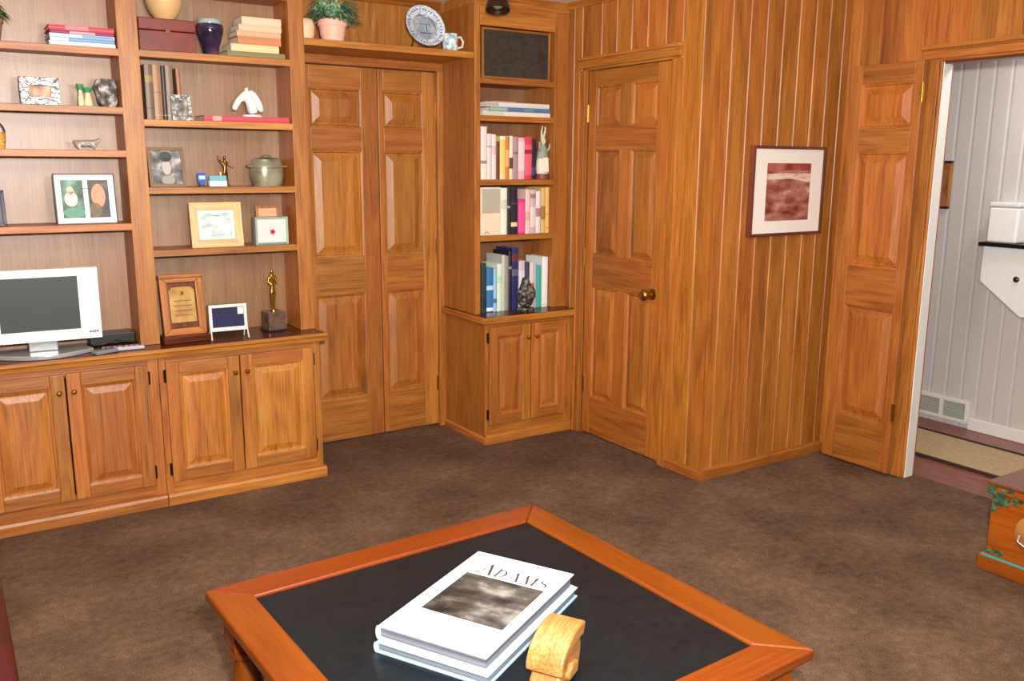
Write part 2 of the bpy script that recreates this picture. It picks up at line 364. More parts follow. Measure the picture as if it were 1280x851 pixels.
def base_cab(label, x0, x1, doors, ztop, stl, str_, yb=YB, plinth=True, endr=True, knob=True, side_panel=False):
    r = thing('base_cabinet', label, 'cabinet', (0, 0, 0), 0, None)
    b = MB()
    zr = .675
    b.box(x0, x0+stl, YF, YF+.02, .045, ztop, WZ); b.box(x1-str_, x1, YF, YF+.02, .045, ztop, WZ)
    b.box(x0+stl, x1-str_, YF+.0003, YF+.02, zr-.03, ztop, WX); b.box(x0+stl, x1-str_, YF+.0003, YF+.02, .045, .125, WX)
    b.box(x0+.001, x0+.02, YF+.02, yb, .0, ztop, WZ); b.box(x1-.02, x1-.001, YF+.02, yb, .0, ztop, WZ)
    b.box(x0+.02, x1-.02, YF+.02, yb-.01, .06, .08, WX); b.box(x0+.02, x1-.02, yb-.01, yb, .0, ztop, WZ)
    b.build('carcass', r, bevel=.0015)
    b = MB(); ex = .012 if endr else 0
    b.prism([(YF-.02, 0), (YF-.02, .04), (YF-.014, .052), (YF-.001, .057), (YF-.001, 0)], 'x', x0+.0005, x1-.0005+ex, WX)
    b.build('plinth', r, bevel=.0015)
    for i, (a, c) in enumerate(doors): cab_door(r, a, c, .108, .662, YF-.0195, i % 2 == 0, knob=knob)
    return r
base_cab('wide oak base cabinet under the white television', -3.07, -2.292, [(-2.988, -2.668), (-2.662, -2.338)], .69, .085, .045, endr=False)
base_cab('wide oak base cabinet under the wooden plaque and gold trophy', -2.290, -1.545, [(-2.263, -1.94), (-1.935, -1.583)], .69, .03, .03)
b = MB()
b.box(-3.085, -1.530, YF-.033, YB, .691, .73, wood('x', 'counter'))
ct = tag(b.build('countertop'), 'long dark oak countertop under the television, plaque and gold trophy', 'countertop')
b = MB(); b.prism([(YF-.0332, .691), (YF-.0332, .7302), (YF-.040, .7302), (YF-.046, .725), (YF-.046, .716), (YF-.039, .711), (YF-.036, .702), (YF-.034, .691)], 'x', -3.085, -1.518, WX)
b.box(-1.5298, -1.518, YF-.033, YB, .691, .7302, WY); b.build('edge_moulding', ct, bevel=.0015)
# tower base cabinet
tw = base_cab('small oak base cabinet under the narrow bookcase', -.602, -.0008, [(-.583, -.312), (-.306, -.062)], .683, .028, .06, yb=YC-.03, endr=False)
b = MB(); b.prism([(-.602, 0), (-.616, 0), (-.616, .03), (-.611, .038), (-.602, .042)], 'y', YF-.02, YC-.03, WY); b.build('side_moulding', tw, bevel=.0015)
b = MB(); b.box(-.618, -.0008, YF-.026, YC-.03, .684, .7195, wood('x', 'counter')); ct2 = tag(b.build('countertop'), 'short dark oak countertop of the narrow bookcase', 'countertop')
b = MB(); b.box(-.630, -.0008, YF-.038, YF-.0262, .684, .7197, WX); b.box(-.630, -.6182, YF-.0262, YC-.03, .684, .7197, WY); b.build('edge_moulding', ct2, bevel=.005, seg=3)
# ------------------------------------------------------------------ bookcases
def shelf_part(parent, x0, x1, zb, yb, y0=YU, t=.03):
    b = MB(); b.box(x0, x1, y0+.018, yb, zb+.008, zb+t, WX); b.box(x0, x1, y0+.001, y0+.018, zb, zb+t, WX)
    return b.build('shelf', parent, bevel=.0025)
bc = thing('bookcase', 'wide open oak bookcase above the long countertop', 'bookcase')
b = MB()
ML = [(-3.07, -2.99), (-2.34, -2.257), (-1.602, -1.53)]
z0 = .7305
for i, (a, c) in enumerate(ML):
    b.box(a, c, YU, YU+.02, z0, CEIL-.055, WZ)
    q = (a+c)/2
    if i < 2: b.box(c-.02, c-.001, YU+.02, YB, z0, CEIL-.055, WZ)
    if i > 0: b.box(a+.001, a+.02, YU+.02, YB, z0, CEIL-.055, WZ)
b.box(-1.531-.02, -1.531, YU+.02, YB+.02, z0, CEIL-.055, WZ); b.box(-3.07, -3.05, YU+.02, YB+.02, z0, CEIL-.055, WZ)
b.build('upright', bc, bevel=.002)
b = MB(); b.box(-3.05, -2.30, YB, YB+.008, z0, CEIL-.055, BK, .75); b.build('back_panel', bc)
b = MB(); b.box(-2.2995, -1.552, YB, YB+.008, z0, CEIL-.055, BK, .25); b.build('back_panel', bc)
b = MB()
for a, c in ((-2.99, -2.34), (-2.257, -1.602)): b.box(a, c, YU, YU+.02, 2.285, CEIL-.055, WX); b.box(a-.02, c+.02, YU+.02, YB-.001, 2.262, 2.285, WX)
b.box(-3.07, -1.53, YU-.002, YB, CEIL-.055, CEIL-.001, WX); b.build('header', bc, bevel=.002)
for zb in (1.967, 1.730, 1.552, 1.242): shelf_part(bc, -3.01, -2.32, zb, YB)
for zb in (1.971, 1.684, 1.395, 1.12): shelf_part(bc, -2.277, -1.582, zb, YB)
b = MB(); b.prism([(YU-.002, CEIL-.05), (YU-.012, CEIL-.04), (YU-.045, CEIL-.014), (YU-.05, CEIL-.001), (YU-.002, CEIL-.001)], 'x', -3.07, -1.53, WX); b.build('crown', bc)
# shelf bridging above closet
b = MB(); b.box(-1.5295, -.612, YU+.001, YU+.022, 2.073, 2.105, WX); b.box(-1.5295, -.612, YU+.022, YC-.001, 2.08, 2.105, WX)
tag(b.build('wall_shelf', bevel=.0025), 'oak shelf bridging the space over the double closet doors', 'shelf')
# tower bookcase
tb = thing('bookcase', 'narrow open oak bookcase full of books in the room corner', 'bookcase')
b = MB(); z0 = .72; TX = (-.610, -.576, -.095, -.0008); TYB = 1.46
b.box(TX[0], TX[1], YU, YU+.02, z0, CEIL-.055, WZ); b.box(TX[2], TX[3], YU, YU+.02, z0, CEIL-.055, WZ)
b.box(TX[0]+.0005, TX[0]+.02, YU+.02, YC-.03, z0, CEIL-.055, WZ); b.box(TX[2]+.001, TX[2]+.02, YU+.02, TYB, z0, CEIL-.055, WZ)
b.build('upright', tb, bevel=.002)
b = MB(); b.box(TX[0]+.02, TX[2]+.02, TYB, TYB+.008, z0, CEIL-.055, BK, .3); b.build('back_panel', tb)
b = MB(); b.box(TX[1], TX[2], YU, YU+.02, 2.243, CEIL-.055, WX); b.box(TX[0]+.02, TX[2], YU+.02, TYB, 2.26, 2.275, WX); b.box(TX[0], TX[3], YU-.002, TYB, CEIL-.055, CEIL-.001, WX); b.build('header', tb, bevel=.002)
for zb in (1.95, 1.758, 1.421, 1.119): shelf_part(tb, TX[0]+.021, TX[2]+.0, zb, TYB)
b = MB(); b.prism([(YU-.0025, CEIL-.03), (YU-.006, CEIL-.024), (YU-.012, CEIL-.008), (YU-.012, CEIL-.001), (YU-.0025, CEIL-.001)], 'x', TX[0]-.008, TX[3], WX); b.build('crown', tb)
# speaker with grille in the top opening
sp = thing('loudspeaker', 'built-in loudspeaker with dark grille in the top of the narrow bookcase', 'loudspeaker', (0, 0, 0))
b = MB(); xa, xb, za, zc = -.546, -.105, 1.9812, 2.240; fw = .012; ys = 1.18
b.box(xa, xa+fw, ys, ys+.02, za, zc, WZ); b.box(xb-fw, xb, ys, ys+.02, za, zc, WZ); b.box(xa+fw, xb-fw, ys, ys+.02, za, za+fw, WX); b.box(xa+fw, xb-fw, ys, ys+.02, zc-fw, zc, WX)
b.build('frame', sp, bevel=.002)
b = MB(); b.box(xa+fw+.0005, xb-fw-.0005, ys+.008, ys+.016, za+fw+.0005, zc-fw-.0005, mottled('dark_speaker_cloth', [(54, 48, 42), (62, 56, 49), (68, 61, 54)], scale=40., rough=.95, spec=.1)); b.build('grille', sp)
b = MB(); b.box(xa+.005, xb-.005, ys+.02, TYB-.02, za, zc-.005, paint((34, 30, 28), .7)); b.build('cabinet', sp)
# ------------------------------------------------------------------ helpers for the things on the shelves
def fit(u0, v0, u1, v1, y, zs):
    """x range and height of a thing standing on height zs with its front at depth y"""
    vm = (v0+v1)/2
    return at(u0, vm, 'y', y).x, at(u1, vm, 'y', y).x, at((u0+u1)/2, v0, 'y', y).z-zs
PAGES = paint((232, 222, 200), .8, name='book_pages')
def book(label, x0, x1, y, dep, zs, h, rgb, group, band=None, lean=0., rough=.45, bands=()):
    """upright book, spine to the room; bands: (z fraction0, z fraction1, rgb)"""
    w = max(.008, x1-x0-.0012); m = paint(rgb, rough)
    c = .0022; b = MB()
    b.box(-w/2, -w/2+c, .003, dep, 0, h, m); b.box(w/2-c, w/2, .003, dep, 0, h, m)
    k = 6; poly = [(-w/2, .003+c)]+[(-w/2+w*i/k, .003-.003*sin(pi*i/k)) for i in range(k+1)]+[(w/2, .003+c)]
    b.prism(poly, 'z', 0, h, m)
    for f0, f1, cc in bands:
        b.prism([(px, py-.0006) for px, py in poly], 'z', h*f0, h*f1, paint(cc, .5))
    o = b.build('book', loc=((x0+x1)/2, y, zs+.0004+abs(math.sin(lean))*w/2), rot=(0, lean, 0), smooth=True, angle=30)
    tag(o, label, 'book', group)
    b = MB(); b.box(-w/2+c+.0002, w/2-c-.0002, .006, dep-.003, .003, h-.003, PAGES); b.build('pages', o)
    return o
def flatbook(label, x0, x1, y, dep, zs, t, rgb, group, rz=0., bands=()):
    w = x1-x0; m = paint(rgb, .45); c = min(.0025, t*.2); b = MB()
    b.box(-w/2, w/2, .0, dep, 0, c, m); b.box(-w/2, w/2, .0, dep, t-c, t, m)
    k = 6; poly = [(c+.001, 0)]+[(c*.3-.004*sin(pi*i/k), t*i/k) for i in range(k+1)]+[(c+.001, t)]
    b.prism(poly, 'x', -w/2, w/2, m)
    for f0, f1, cc in bands: b.box(-w/2+w*f0, -w/2+w*f1, -.0046, -.003, t*.12, t*.88, paint(cc, .5))
    o = b.build('book', loc=((x0+x1)/2, y, zs+.0003), rot=(0, 0, rz), smooth=True, angle=30); tag(o, label, 'book', group)
    b = MB(); b.box(-w/2+.004, w/2-.004, c+.002, dep-.004, c+.0002, t-c-.0002, PAGES); b.build('pages', o)
    return o
def flatpoly(b, pts, y, mat): b.add([(p[0], y, p[1]) for p in pts], [tuple(range(len(pts)))], mat)
def ell(cx, cz, rx, rz, n=20, a0=0): return [(cx+rx*cos(a0+2*pi*i/n), cz+rz*sin(a0+2*pi*i/n)) for i in range(n)]
def frame_thing(name, label, cat, x0, x1, y, zs, h, fw, fmat, mat_mat, mw, pic, group=None, tilt=.12, thick=.015, rz=0., pics=None, easel=True):
    """picture frame leaning back on a shelf: frame, mat, picture(s), easel"""
    w = x1-x0
    o = thing(name, label, cat, ((x0+x1)/2, y, zs+.0004), rz, group)
    rot = (-tilt, 0, 0); hh = h/cos(tilt)
    b = MB(); m2 = fmat if isinstance(fmat, tuple) else (fmat, fmat)
    b.prism([(-w/2, 0), (w/2, 0), (w/2-fw, fw), (-w/2+fw, fw)], 'y', 0, thick, m2[0]); b.prism([(-w/2, hh), (w/2, hh), (w/2-fw, hh-fw), (-w/2+fw, hh-fw)], 'y', 0, thick, m2[0])
    b.prism([(-w/2, 0), (-w/2+fw, fw), (-w/2+fw, hh-fw), (-w/2, hh)], 'y', 0, thick, m2[1]); b.prism([(w/2, 0), (w/2-fw, fw), (w/2-fw, hh-fw), (w/2, hh)], 'y', 0, thick, m2[1])
    b.build('frame', o, bevel=.0015, rot=rot)
    if mat_mat is not None:
        b = MB(); b.box(-w/2+fw, w/2-fw, thick*.45, thick*.8, fw, hh-fw, mat_mat); b.build('mat', o, rot=rot)
    for p in (pics or [(0, 1)]):
        iw = w-2*fw-2*mw; ix0 = -w/2+fw+mw+iw*p[0]; ix1 = -w/2+fw+mw+iw*p[1]
        b = MB(); b.box(ix0, ix1, thick*.40, thick*.44, fw+mw, hh-fw-mw, p[2] if len(p) > 2 else pic)
        if len(p) > 3:
            for fx, fz, rx, rzz, mm in p[3]: flatpoly(b, ell(ix0+(ix1-ix0)*fx, fw+mw+(hh-2*fw-2*mw)*fz, (ix1-ix0)*rx, (hh-2*fw-2*mw)*rzz), thick*.39, mm)
        b.build('picture', o, rot=rot)
    if easel:
        b = MB(); ty = thick+.001; b.quad((-.012, ty, hh*.7), (.012, ty, hh*.7), (.02, ty+.001, hh*.69), (-.02, ty+.001, hh*.69), BLACKM)
        b.prism([(thick*cos(tilt)+hh*.62*sin(tilt), hh*.62*cos(tilt)-.002), (thick*cos(tilt)+hh*.62*sin(tilt)+.004, hh*.62*cos(tilt)-.002), (thick+h*.3, .0), (thick+h*.3-.004, .0)], 'x', -.018, .018, paint((40, 34, 30), .7))
        b.build('easel', o)
    return o
# ------------------------------------------------------------------ wide bookcase, left bay
zL = [1.997, 1.760, 1.582, 1.272]; zR = [2.001, 1.714, 1.425, 1.150]; ZC = .7303
leafs = mottled('green_leaf', [(30, 62, 24), (70, 112, 58), (150, 180, 120)], scale=30., rough=.5)
def leaf_blades(b, c, n, length, spread, up, rnd, width=.012, mat=None):
    for i in range(n):
        a = rnd.uniform(0, 2*pi); l = length*rnd.uniform(.55, 1.1); e = rnd.uniform(*up); sp_ = spread*rnd.uniform(.6, 1.1)
        d = Vector((cos(a), sin(a)*.75, 0)); p0 = Vector(c)+d*.01; k = 6; pts = []
        for j in range(k+1):
            t = j/k; p = p0+d*(sp_*t)+Vector((0, 0, l*(e*t-(.9*e+.25)*t*t*.8))); pts.append(p)
        sd = Vector((-sin(a), cos(a), 0)); vs = []; fs = []
        for j, p in enumerate(pts):
            t = j/k; w = width*(.35+1.3*t)*(1-t)**.55+.0008
            vs += [tuple(p-sd*w), tuple(p+Vector((0, 0, -w*.35))), tuple(p+sd*w)]
        for j in range(k): fs += [(3*j, 3*j+1, 3*j+4, 3*j+3), (3*j+1, 3*j+2, 3*j+5, 3*j+4)]
        b.add(vs, fs, mat or leafs, rnd.random())
rnd = random.Random(5)
x = at(-6, 40, 'y', 1.22).x
p = thing('potted_plant', 'green potted plant on the top left shelf, cut by the photo edge', 'plant', (x-.02, 1.24, zL[0]+.0003))
b = MB(); b.lathe([(.001, 0), (.036, 0), (.05, .075), (.054, .075), (.054, .09), (.046, .09), (.04, .02), (.001, .02)], (0, 0, 0), paint((150, 112, 80), .7), 24); b.build('pot', p, smooth=True)
b = MB(); b.lathe([(.001, .078), (.046, .078)], (0, 0, 0), paint((60, 44, 32), .9), 20); b.build('soil', p)
b = MB(); leaf_blades(b, (0, 0, .08), 60, .2, .075, (.5, 1.4), rnd, .011); b.build('foliage', p, smooth=True)
# flat stack of books, top left shelf
G = 'books stacked flat on the top left shelf'
x0 = at(60, 46, 'y', 1.19).x; x1 = -2.345
zz = zL[0]
for lab, dx, t, c, bd in (('white book lying flat, bottom of the stack on the top left shelf', 0, .017, (226, 222, 214), ()),
                      ('blue and white book lying flat, second from bottom on the top left shelf', .005, .016, (120, 160, 196), [(0., .28, (214, 226, 226))]),
                      ('white and blue book lying flat, middle of the top left shelf stack', .004, .013, (212, 218, 222), [(.5, .98, (110, 150, 190))]),
                      ('purple and pink book lying flat, second from top on the top left shelf', .008, .012, (150, 66, 106), [(.3, .7, (226, 150, 160))]),
                      ('red book lying flat, topmost of the stack on the top left shelf', .003, .020, (196, 70, 84), [(.25, .6, (220, 120, 120))])):
    flatbook(lab, x0+dx, x1-dx*.3, 1.175+dx, .16, zz, t, c, G, bands=bd); zz += t+.0006
# second left shelf: silver frame, vases, crystal
silv = mottled('ornate_silver', [(90, 92, 96), (176, 178, 180), (226, 228, 230)], scale=60., rough=.25, metal=.8, bump=.6)
x0, x1, h = fit(25, 96, 75, 132, 1.20, zL[1])
skinc = paint((206, 150, 120), .6)
frame_thing('photo_frame', 'ornate silver photo frame on the left bay shelf, beside the little green vases', 'photo frame', x0, x1, 1.20, zL[1], h, .032, silv, None, 0, mottled('beige_photo', [(120, 90, 76), (190, 150, 120), (220, 212, 200)], scale=18.), tilt=.15)
for k, (u0, u1, v0, lab) in enumerate(((96, 105, 105, 'cream bud vase with green flared rim, left of the pair on the left bay shelf'), (104, 117, 109, 'cream bud vase with green flared rim, right of the pair on the left bay shelf'))):
    y = 1.20; x0, x1, h = fit(u0, v0, u1, 131, y, zL[1]); cx = (x0+x1)/2; r = (x1-x0)/2*1.05
    v = thing('bud_vase', lab, 'vase', (cx, y+.02*k, zL[1]+.0003), 0, 'cream and green bud vases')
    b = MB(); b.lathe([(.0005, 0), (r*.72, 0), (r*.86, h*.12), (r*.8, h*.3), (r*.5, h*.6), (r*.55, h*.72), (r*.45, h*.72), (r*.4, h*.5), (.0005, h*.45)], (0, 0, 0), paint((232, 214, 164), .25), 20); b.build('body', v, smooth=True)
    b = MB(); b.lathe([(r*.53, h*.7), (r*.62, h*.78), (r*1.0, h*.93), (r*1.12, h*.92), (r*.98, h*1.0), (r*.5, h*.82), (r*.44, h*.7)], (0, 0, 0), paint((70, 150, 98), .25), 20); b.build('rim', v, smooth=True)
y = 1.21; x0, x1, h = fit(119, 98, 150, 132, y, zL[1]); cx = (x0+x1)/2
v = thing('glass_bowl', 'dark and clear sculpted glass bowl on the left bay shelf, against the upright', 'bowl', (cx+.002, y+.03, zL[1]+.0003))
gl = mottled('smoked_crystal', [(20, 20, 18), (110, 104, 98), (236, 236, 232)], scale=26., rough=.08)
R = (x1-x0)/2*.9
b = MB(); b.lathe([(.0005, 0), (R*.62, 0), (R*.9, h*.15), (R*1.0, h*.45), (R*.92, h*.75), (R*.75, h*.98), (R*.66, h*.98), (R*.8, h*.7), (R*.85, h*.4), (R*.5, h*.1), (.0005, h*.08)], (0, 0, 0), gl, 12); b.build('bowl', v)
b = MB(); b.tube([(-R*.95, -.004, h*.5), (-R*1.1, -.004, h*.7), (-R*.8, -.004, h*.92), (-R*.4, -.004, h*.98)], [.006, .008, .007, .004], gl); b.build('handle', v, smooth=True)
# third left shelf
y = 1.2; x0, x1, h = fit(-14, 152, 8, 184, y, zL[2])
v = thing('basket', 'small golden wicker basket with dark hoop handle at the left photo edge', 'basket', ((x0+x1)/2, y+.03, zL[2]+.0003))
wk = mottled('golden_wicker', [(150, 96, 30), (214, 160, 70), (236, 196, 110)], scale=40., stretch=(1, 1, 4), rough=.6, bump=.6)
R = (x1-x0)/2*.98
b = MB(); b.lathe([(.0005, 0), (R*.8, 0), (R, h*.35), (R*.98, h*.62), (R*.9, h*.62), (R*.9, h*.3), (.0005, h*.1)], (0, 0, 0), wk, 20); b.build('body', v, smooth=True)
b = MB(); b.tube([(R*.92*cos(a), 0, h*.58+h*.4*sin(a)) for a in [pi*i/12 for i in range(13)]], .0035, paint((70, 44, 26), .6)); b.build('handle', v, smooth=True)
y = 1.2; x0, x1, h = fit(92, 170, 128, 188, y, zL[2]); w = x1-x0
glass = paint((226, 226, 220), .08, name='clear_crystal'); glass.node_tree.nodes['Principled BSDF'].inputs['Transmission Weight'].default_value = .75
v = skin('glass_figurine', [(-w*.1, 0, h*.5, .014), (w*.2, 0, h*.52, .013), (w*.36, 0, h*.62, .010), (w*.46, 0, h*.82, .008), (-w*.34, 0, h*.46, .012), (-w*.48, 0, h*.7, .005), (-w*.3, -.01, .004, .004), (-w*.3, .012, .004, .004), (w*.25, -.01, .004, .004), (w*.25, .012, .004, .004)],
    [(0, 1), (1, 2), (2, 3), (0, 4), (4, 5), (4, 6), (4, 7), (1, 8), (1, 9)], glass, loc=((x0+x1)/2, y+.02, zL[2]+.0005))
tag(v, 'small clear glass animal figurine, alone on its left bay shelf', 'figurine')
# fourth left shelf: dark leaning book and two-photo frame
x0, x1, h = fit(-24, 238, 7, 282, 1.2, zL[3])
frame_thing('photo_frame', 'dark navy leaning photo frame at the left photo edge', 'photo frame', x0, x1, 1.2, zL[3], h, .014, paint((34, 30, 52), .35), None, 0, paint((70, 66, 84), .4), tilt=.22)
x0, x1, h = fit(69, 217, 146, 279, 1.185, zL[3])
ph1 = mottled('green_snapshot', [(44, 52, 44), (70, 110, 90), (130, 176, 156)], scale=12.); ph2 = mottled('dark_snapshot', [(36, 34, 38), (66, 62, 64), (96, 88, 84)], scale=16.)
frame_thing('photo_frame', 'thin framed white mat with two snapshots side by side, on the lowest left bay shelf', 'photo frame', x0, x1, 1.185, zL[3], h, .005, paint((60, 58, 58), .3), paint((244, 244, 240), .6), .022, None, tilt=.14,
            pics=[(0., .46, ph1, [(.4, .72, .16, .12, paint((214, 190, 160), .6)), (.42, .5, .3, .2, paint((210, 214, 196), .6)), (.5, .14, .5, .14, paint((96, 150, 132), .6))]), (.56, 1., ph2, [(.48, .58, .34, .32, skinc), (.3, .2, .3, .2, paint((110, 100, 70), .6))])])
# ---- television on the counter
y = 1.125
xr = at(124, 375, 'y', y).x; zt = at(60, 336.5, 'y', y).z; zbm = at(60, 427, 'y', y).z
wtv = .455; rzt = radians(-3.5)
tv = thing('television', 'small white flat television with dark screen on the left countertop', 'television', (xr-wtv/2, y, ZC+.0003), rzt)
zb_, zt_ = zbm-ZC, zt-ZC; wp = paint((238, 238, 236), .35)
b = MB(); s0, s1 = -wtv/2+.078, wtv/2-.080; q0, q1 = zb_+.045, zt_-.034
b.box(-wtv/2, wtv/2, .012, .045, zb_, zt_, wp)
b.box(-wtv/2, s0, 0, .012, zb_, zt_, wp); b.box(s1, wtv/2, 0, .012, zb_, zt_, wp); b.box(s0, s1, 0, .012, zb_, q0, wp); b.box(s0, s1, 0, .012, q1, zt_, wp)
b.build('bezel', tv, bevel=.003)
b = MB(); b.box(s0, s1, .008, .0115, q0, q1, paint((70, 76, 75), .22)); b.build('screen', tv)
b = MB()
for i, (a, c) in enumerate(((0, .006), (.008, .012), (.014, .020), (.022, .027), (.029, .036))): b.box(wtv/2-.05+a, wtv/2-.05+c, -.0006, .0005, zb_+.026, zb_+.034, paint((30, 30, 34), .5))
b.build('logo', tv)
grey = paint((150, 154, 154), .3, .3)
b = MB(); b.box(-.055, .055, .02, .05, .018, zb_+.06, grey); b.build('neck', tv, bevel=.004)
b = MB(); b.prism([(-.19+.38*i/16, -.085+.16*(1-sin(pi*i/16))*.6) for i in range(17)]+[(.16, .11), (-.16, .11)], 'z', 0, .018, paint((176, 178, 178), .25, .4)); b.build('foot', tv, bevel=.004)
# cable box and remotes
x0, x1, h = fit(112, 415, 169, 434, 1.25, ZC)
v = thing('cable_box', 'low black electronic box behind the remote controls, right of the television', 'electronic box', ((x0+x1)/2, 1.245, ZC+.0003))
b = MB(); w = x1-x0; b.box(-w/2, w/2, 0, .10, .004, .05, paint((34, 30, 28), .4)); b.build('case', v, bevel=.004)
for i in range(4):
    b = MB(); b.lathe([(.006, 0), (.006, .0045)], ((-1 if i % 2 else 1)*(w/2-.015), .012 if i < 2 else .088, 0), paint((20, 20, 20), .6), 10); b.build('foot', v)
b = MB(); b.tube([(-w*.45, -.012, .006), (-w*.2, -.02, .01), (w*.05, -.012, .026), (w*.25, -.015, .012), (w*.47, -.008, .006)], .004, paint((24, 22, 22), .5)); b.build('cable', v, smooth=True)
def remote(label, p, ln, rz, rgb):
    o = thing('remote_control', label, 'remote control', (p.x, p.y, ZC+.0003), rz)
    b = MB(); b.box(-ln/2, ln/2, -.024, .024, 0, .017, paint(rgb, .35)); b.build('case', o, bevel=.006, seg=3)
    b = MB()
    for i in range(7):
        for j in range(3): b.lathe([(.004, .0165), (.0035, .0185)], (-ln*.4+ln*.8*i/6, -.013+.013*j, 0), paint((60, 60, 66), .5), 8)
    b.build('buttons', o); return o
remote('grey remote control lying behind the silver one, nearer the oak upright', at(154, 433, 'z', ZC+.015), .17, radians(-2), (170, 166, 172))
remote('dark silver remote control lying nearest the television', at(131, 437, 'z', ZC+.015), .10, radians(24), (120, 126, 128))
# ------------------------------------------------------------------ wide bookcase, right bay
y = 1.20; x0, x1, h = fit(176, 25, 243, 66, y, zR[0]); x0 = -2.25
v = thing('storage_box', 'dark red lidded box on the top shelf, under the tan bowl', 'box', ((x0+x1)/2, y-.03, zR[0]+.0003))
w = x1-x0; dr = mottled('dark_red_leather', [(84, 20, 10), (112, 32, 18), (128, 44, 26)], scale=9., rough=.4)
b = MB(); b.box(-w/2, w/2, 0, .165, 0, h*.62, dr); b.build('body', v, bevel=.003)
b = MB(); b.box(-w/2, w/2, -.001, .166, h*.635, h, dr); b.build('lid', v, bevel=.004)
b = MB(); b.box(-.010, .010, -.004, -.0005, h*.54, h*.68, paint((120, 60, 44), .4)); b.build('clasp', v, bevel=.001)
zbx = zR[0]+h+.0006; bowlx = at(205, 10, 'y', 1.25).x
v = MB(); v.lathe([(.0005, 0), (.036, 0), (.04, .006), (.06, .03), (.078, .07), (.08, .085), (.074, .085), (.054, .032), (.0005, .012)], (0, 0, 0), paint((206, 168, 112), .45), 28)
tag(v.build('bowl', smooth=True, loc=(bowlx, 1.25, zbx)), 'tan footed bowl on top of the dark red box', 'bowl')
y = 1.235; x0, x1, h = fit(246, 25, 279, 67.5, y, zR[0]); R = (x1-x0)/2
v = thing('vase', 'dark blue ceramic vase beside the dark red box', 'vase', ((x0+x1)/2, y, zR[0]+.0003))
navy = mottled('midnight_glaze', [(28, 18, 24), (42, 32, 52), (56, 44, 70), (130, 60, 34)], scale=14., rough=.12)
b = MB(); b.lathe([(.0005, 0), (R*.55, 0), (R*.58, h*.06), (R*.66, h*.25), (R*.97, h*.62), (R*1.02, h*.76), (R*.97, h*.86), (R*.9, h*.88)], (0, 0, 0), navy, 28); b.build('body', v, smooth=True)
b = MB(); b.lathe([(R*.9, h*.875), (R*.93, h*.93), (R*.86, h), (R*.8, h), (R*.8, h*.7), (.0005, h*.68)], (0, 0, 0), paint((150, 166, 168), .2), 28); b.build('rim', v, smooth=True)
G = 'old books stacked flat on the top shelf'
zz = zR[0]
for lab, u0, u1, t, c in (('olive green old book lying flat, bottom of the tan stack', 283, 358, .026, (128, 118, 80)), ('cream old book lying flat above the olive green one', 288, 348, .031, (226, 196, 150)),
                          ('brown old book lying flat in the middle of the tan stack', 297, 351, .034, (190, 124, 84)), ('tan old book lying flat, third from top of the tan stack', 296, 351, .024, (204, 162, 130)),
                          ('pale tan old book lying flat, second from top of the tan stack', 299, 352, .026, (222, 184, 148)), ('pinkish cream old book lying flat, topmost of the tan stack', 303, 352, .034, (232, 190, 160))):
    yy = 1.19; flatbook(lab, at(u0, 50, 'y', yy).x, min(-1.611, at(u1, 50, 'y', yy).x), yy, .14, zz, t, c, G); zz += t+.0006
# second shelf right bay
G = 'brown leather books standing on the second shelf'
for i, (u0, u1, v0, lab, c) in enumerate(((182, 192, 80, 'grey brown leather book with gilt label, leftmost beside the upright', (112, 88, 66)), (192, 202.5, 81, 'tan leather book, second of the brown row', (152, 108, 74)),
        (203, 208, 82, 'thin black book between the tan and grey leather books', (50, 46, 48)), (208, 217, 82, 'grey leather book at the right end of the brown row', (124, 104, 84)))):
    yy = 1.215; a = at(u0, 115, 'y', yy).x; c1 = at(u1, 115, 'y', yy).x
    book(lab, a, c1, yy, .125, zR[1], at(u0, v0, 'y', yy).z-zR[1], c, G, bands=[(.68, .8, (150, 126, 50)), (.2, .22, (90, 70, 40))] if i in (0,) else [(.5, .515, (100, 80, 60)), (.08, .1, (170, 140, 100))])
yy = 1.222; book('reddish brown book leaning at the right end of the leather row', at(217.2, 115, 'y', yy).x+.018, at(221, 115, 'y', yy).x+.025, yy, .12, zR[1], .225, (150, 96, 66), G, lean=radians(-1.5))
x0, x1, h = fit(215, 118, 240, 149, 1.18, zR[1])
frame_thing('photo_frame', 'sparkling crystal photo frame in front of the leather books', 'photo frame', x0, x1, 1.172, zR[1], h, .016, mottled('cut_crystal', [(16, 16, 16), (150, 148, 144), (244, 244, 240)], scale=70., rough=.06, bump=.5), None, 0, mottled('grey_snapshot', [(40, 40, 40), (130, 126, 122), (220, 216, 210)], scale=30.), tilt=.25, thick=.022)
x0 = at(254, 147, 'y', 1.18).x; zz = zR[1]
flatbook('rose red book lying flat under the white horse', x0, -1.608, 1.175, .15, zz, .026, (186, 70, 84), None, bands=[(.1, .2, (220, 150, 150))])
y = 1.235; x0, x1, h = fit(289, 109, 330, 143, y, zR[1]+.027); w = x1-x0
hv = thing('horse_figurine', 'white ceramic horse head figurine on the rose red book', 'figurine', ((x0+x1)/2, y, zR[1]+.0272))
wc = paint((226, 226, 218), .25)
skin('head', [(w*.14, 0, .010, .040, .026), (w*.13, 0, h*.30, .036, .026), (w*.05, 0, h*.60, .030, .022), (-w*.08, 0, h*.76, .024, .020), (-w*.27, 0, h*.56, .0185, .016), (-w*.40, 0, h*.32, .0145), (-w*.43, 0, h*.20, .0125),
             (-w*.04, -.012, h*.86, .007), (-w*.02, -.013, h*.99, .003), (-w*.04, .012, h*.86, .007), (-w*.02, .013, h*.99, .003)],
     [(0, 1), (1, 2), (2, 3), (3, 4), (4, 5), (5, 6), (3, 7), (7, 8), (3, 9), (9, 10)], wc, hv)
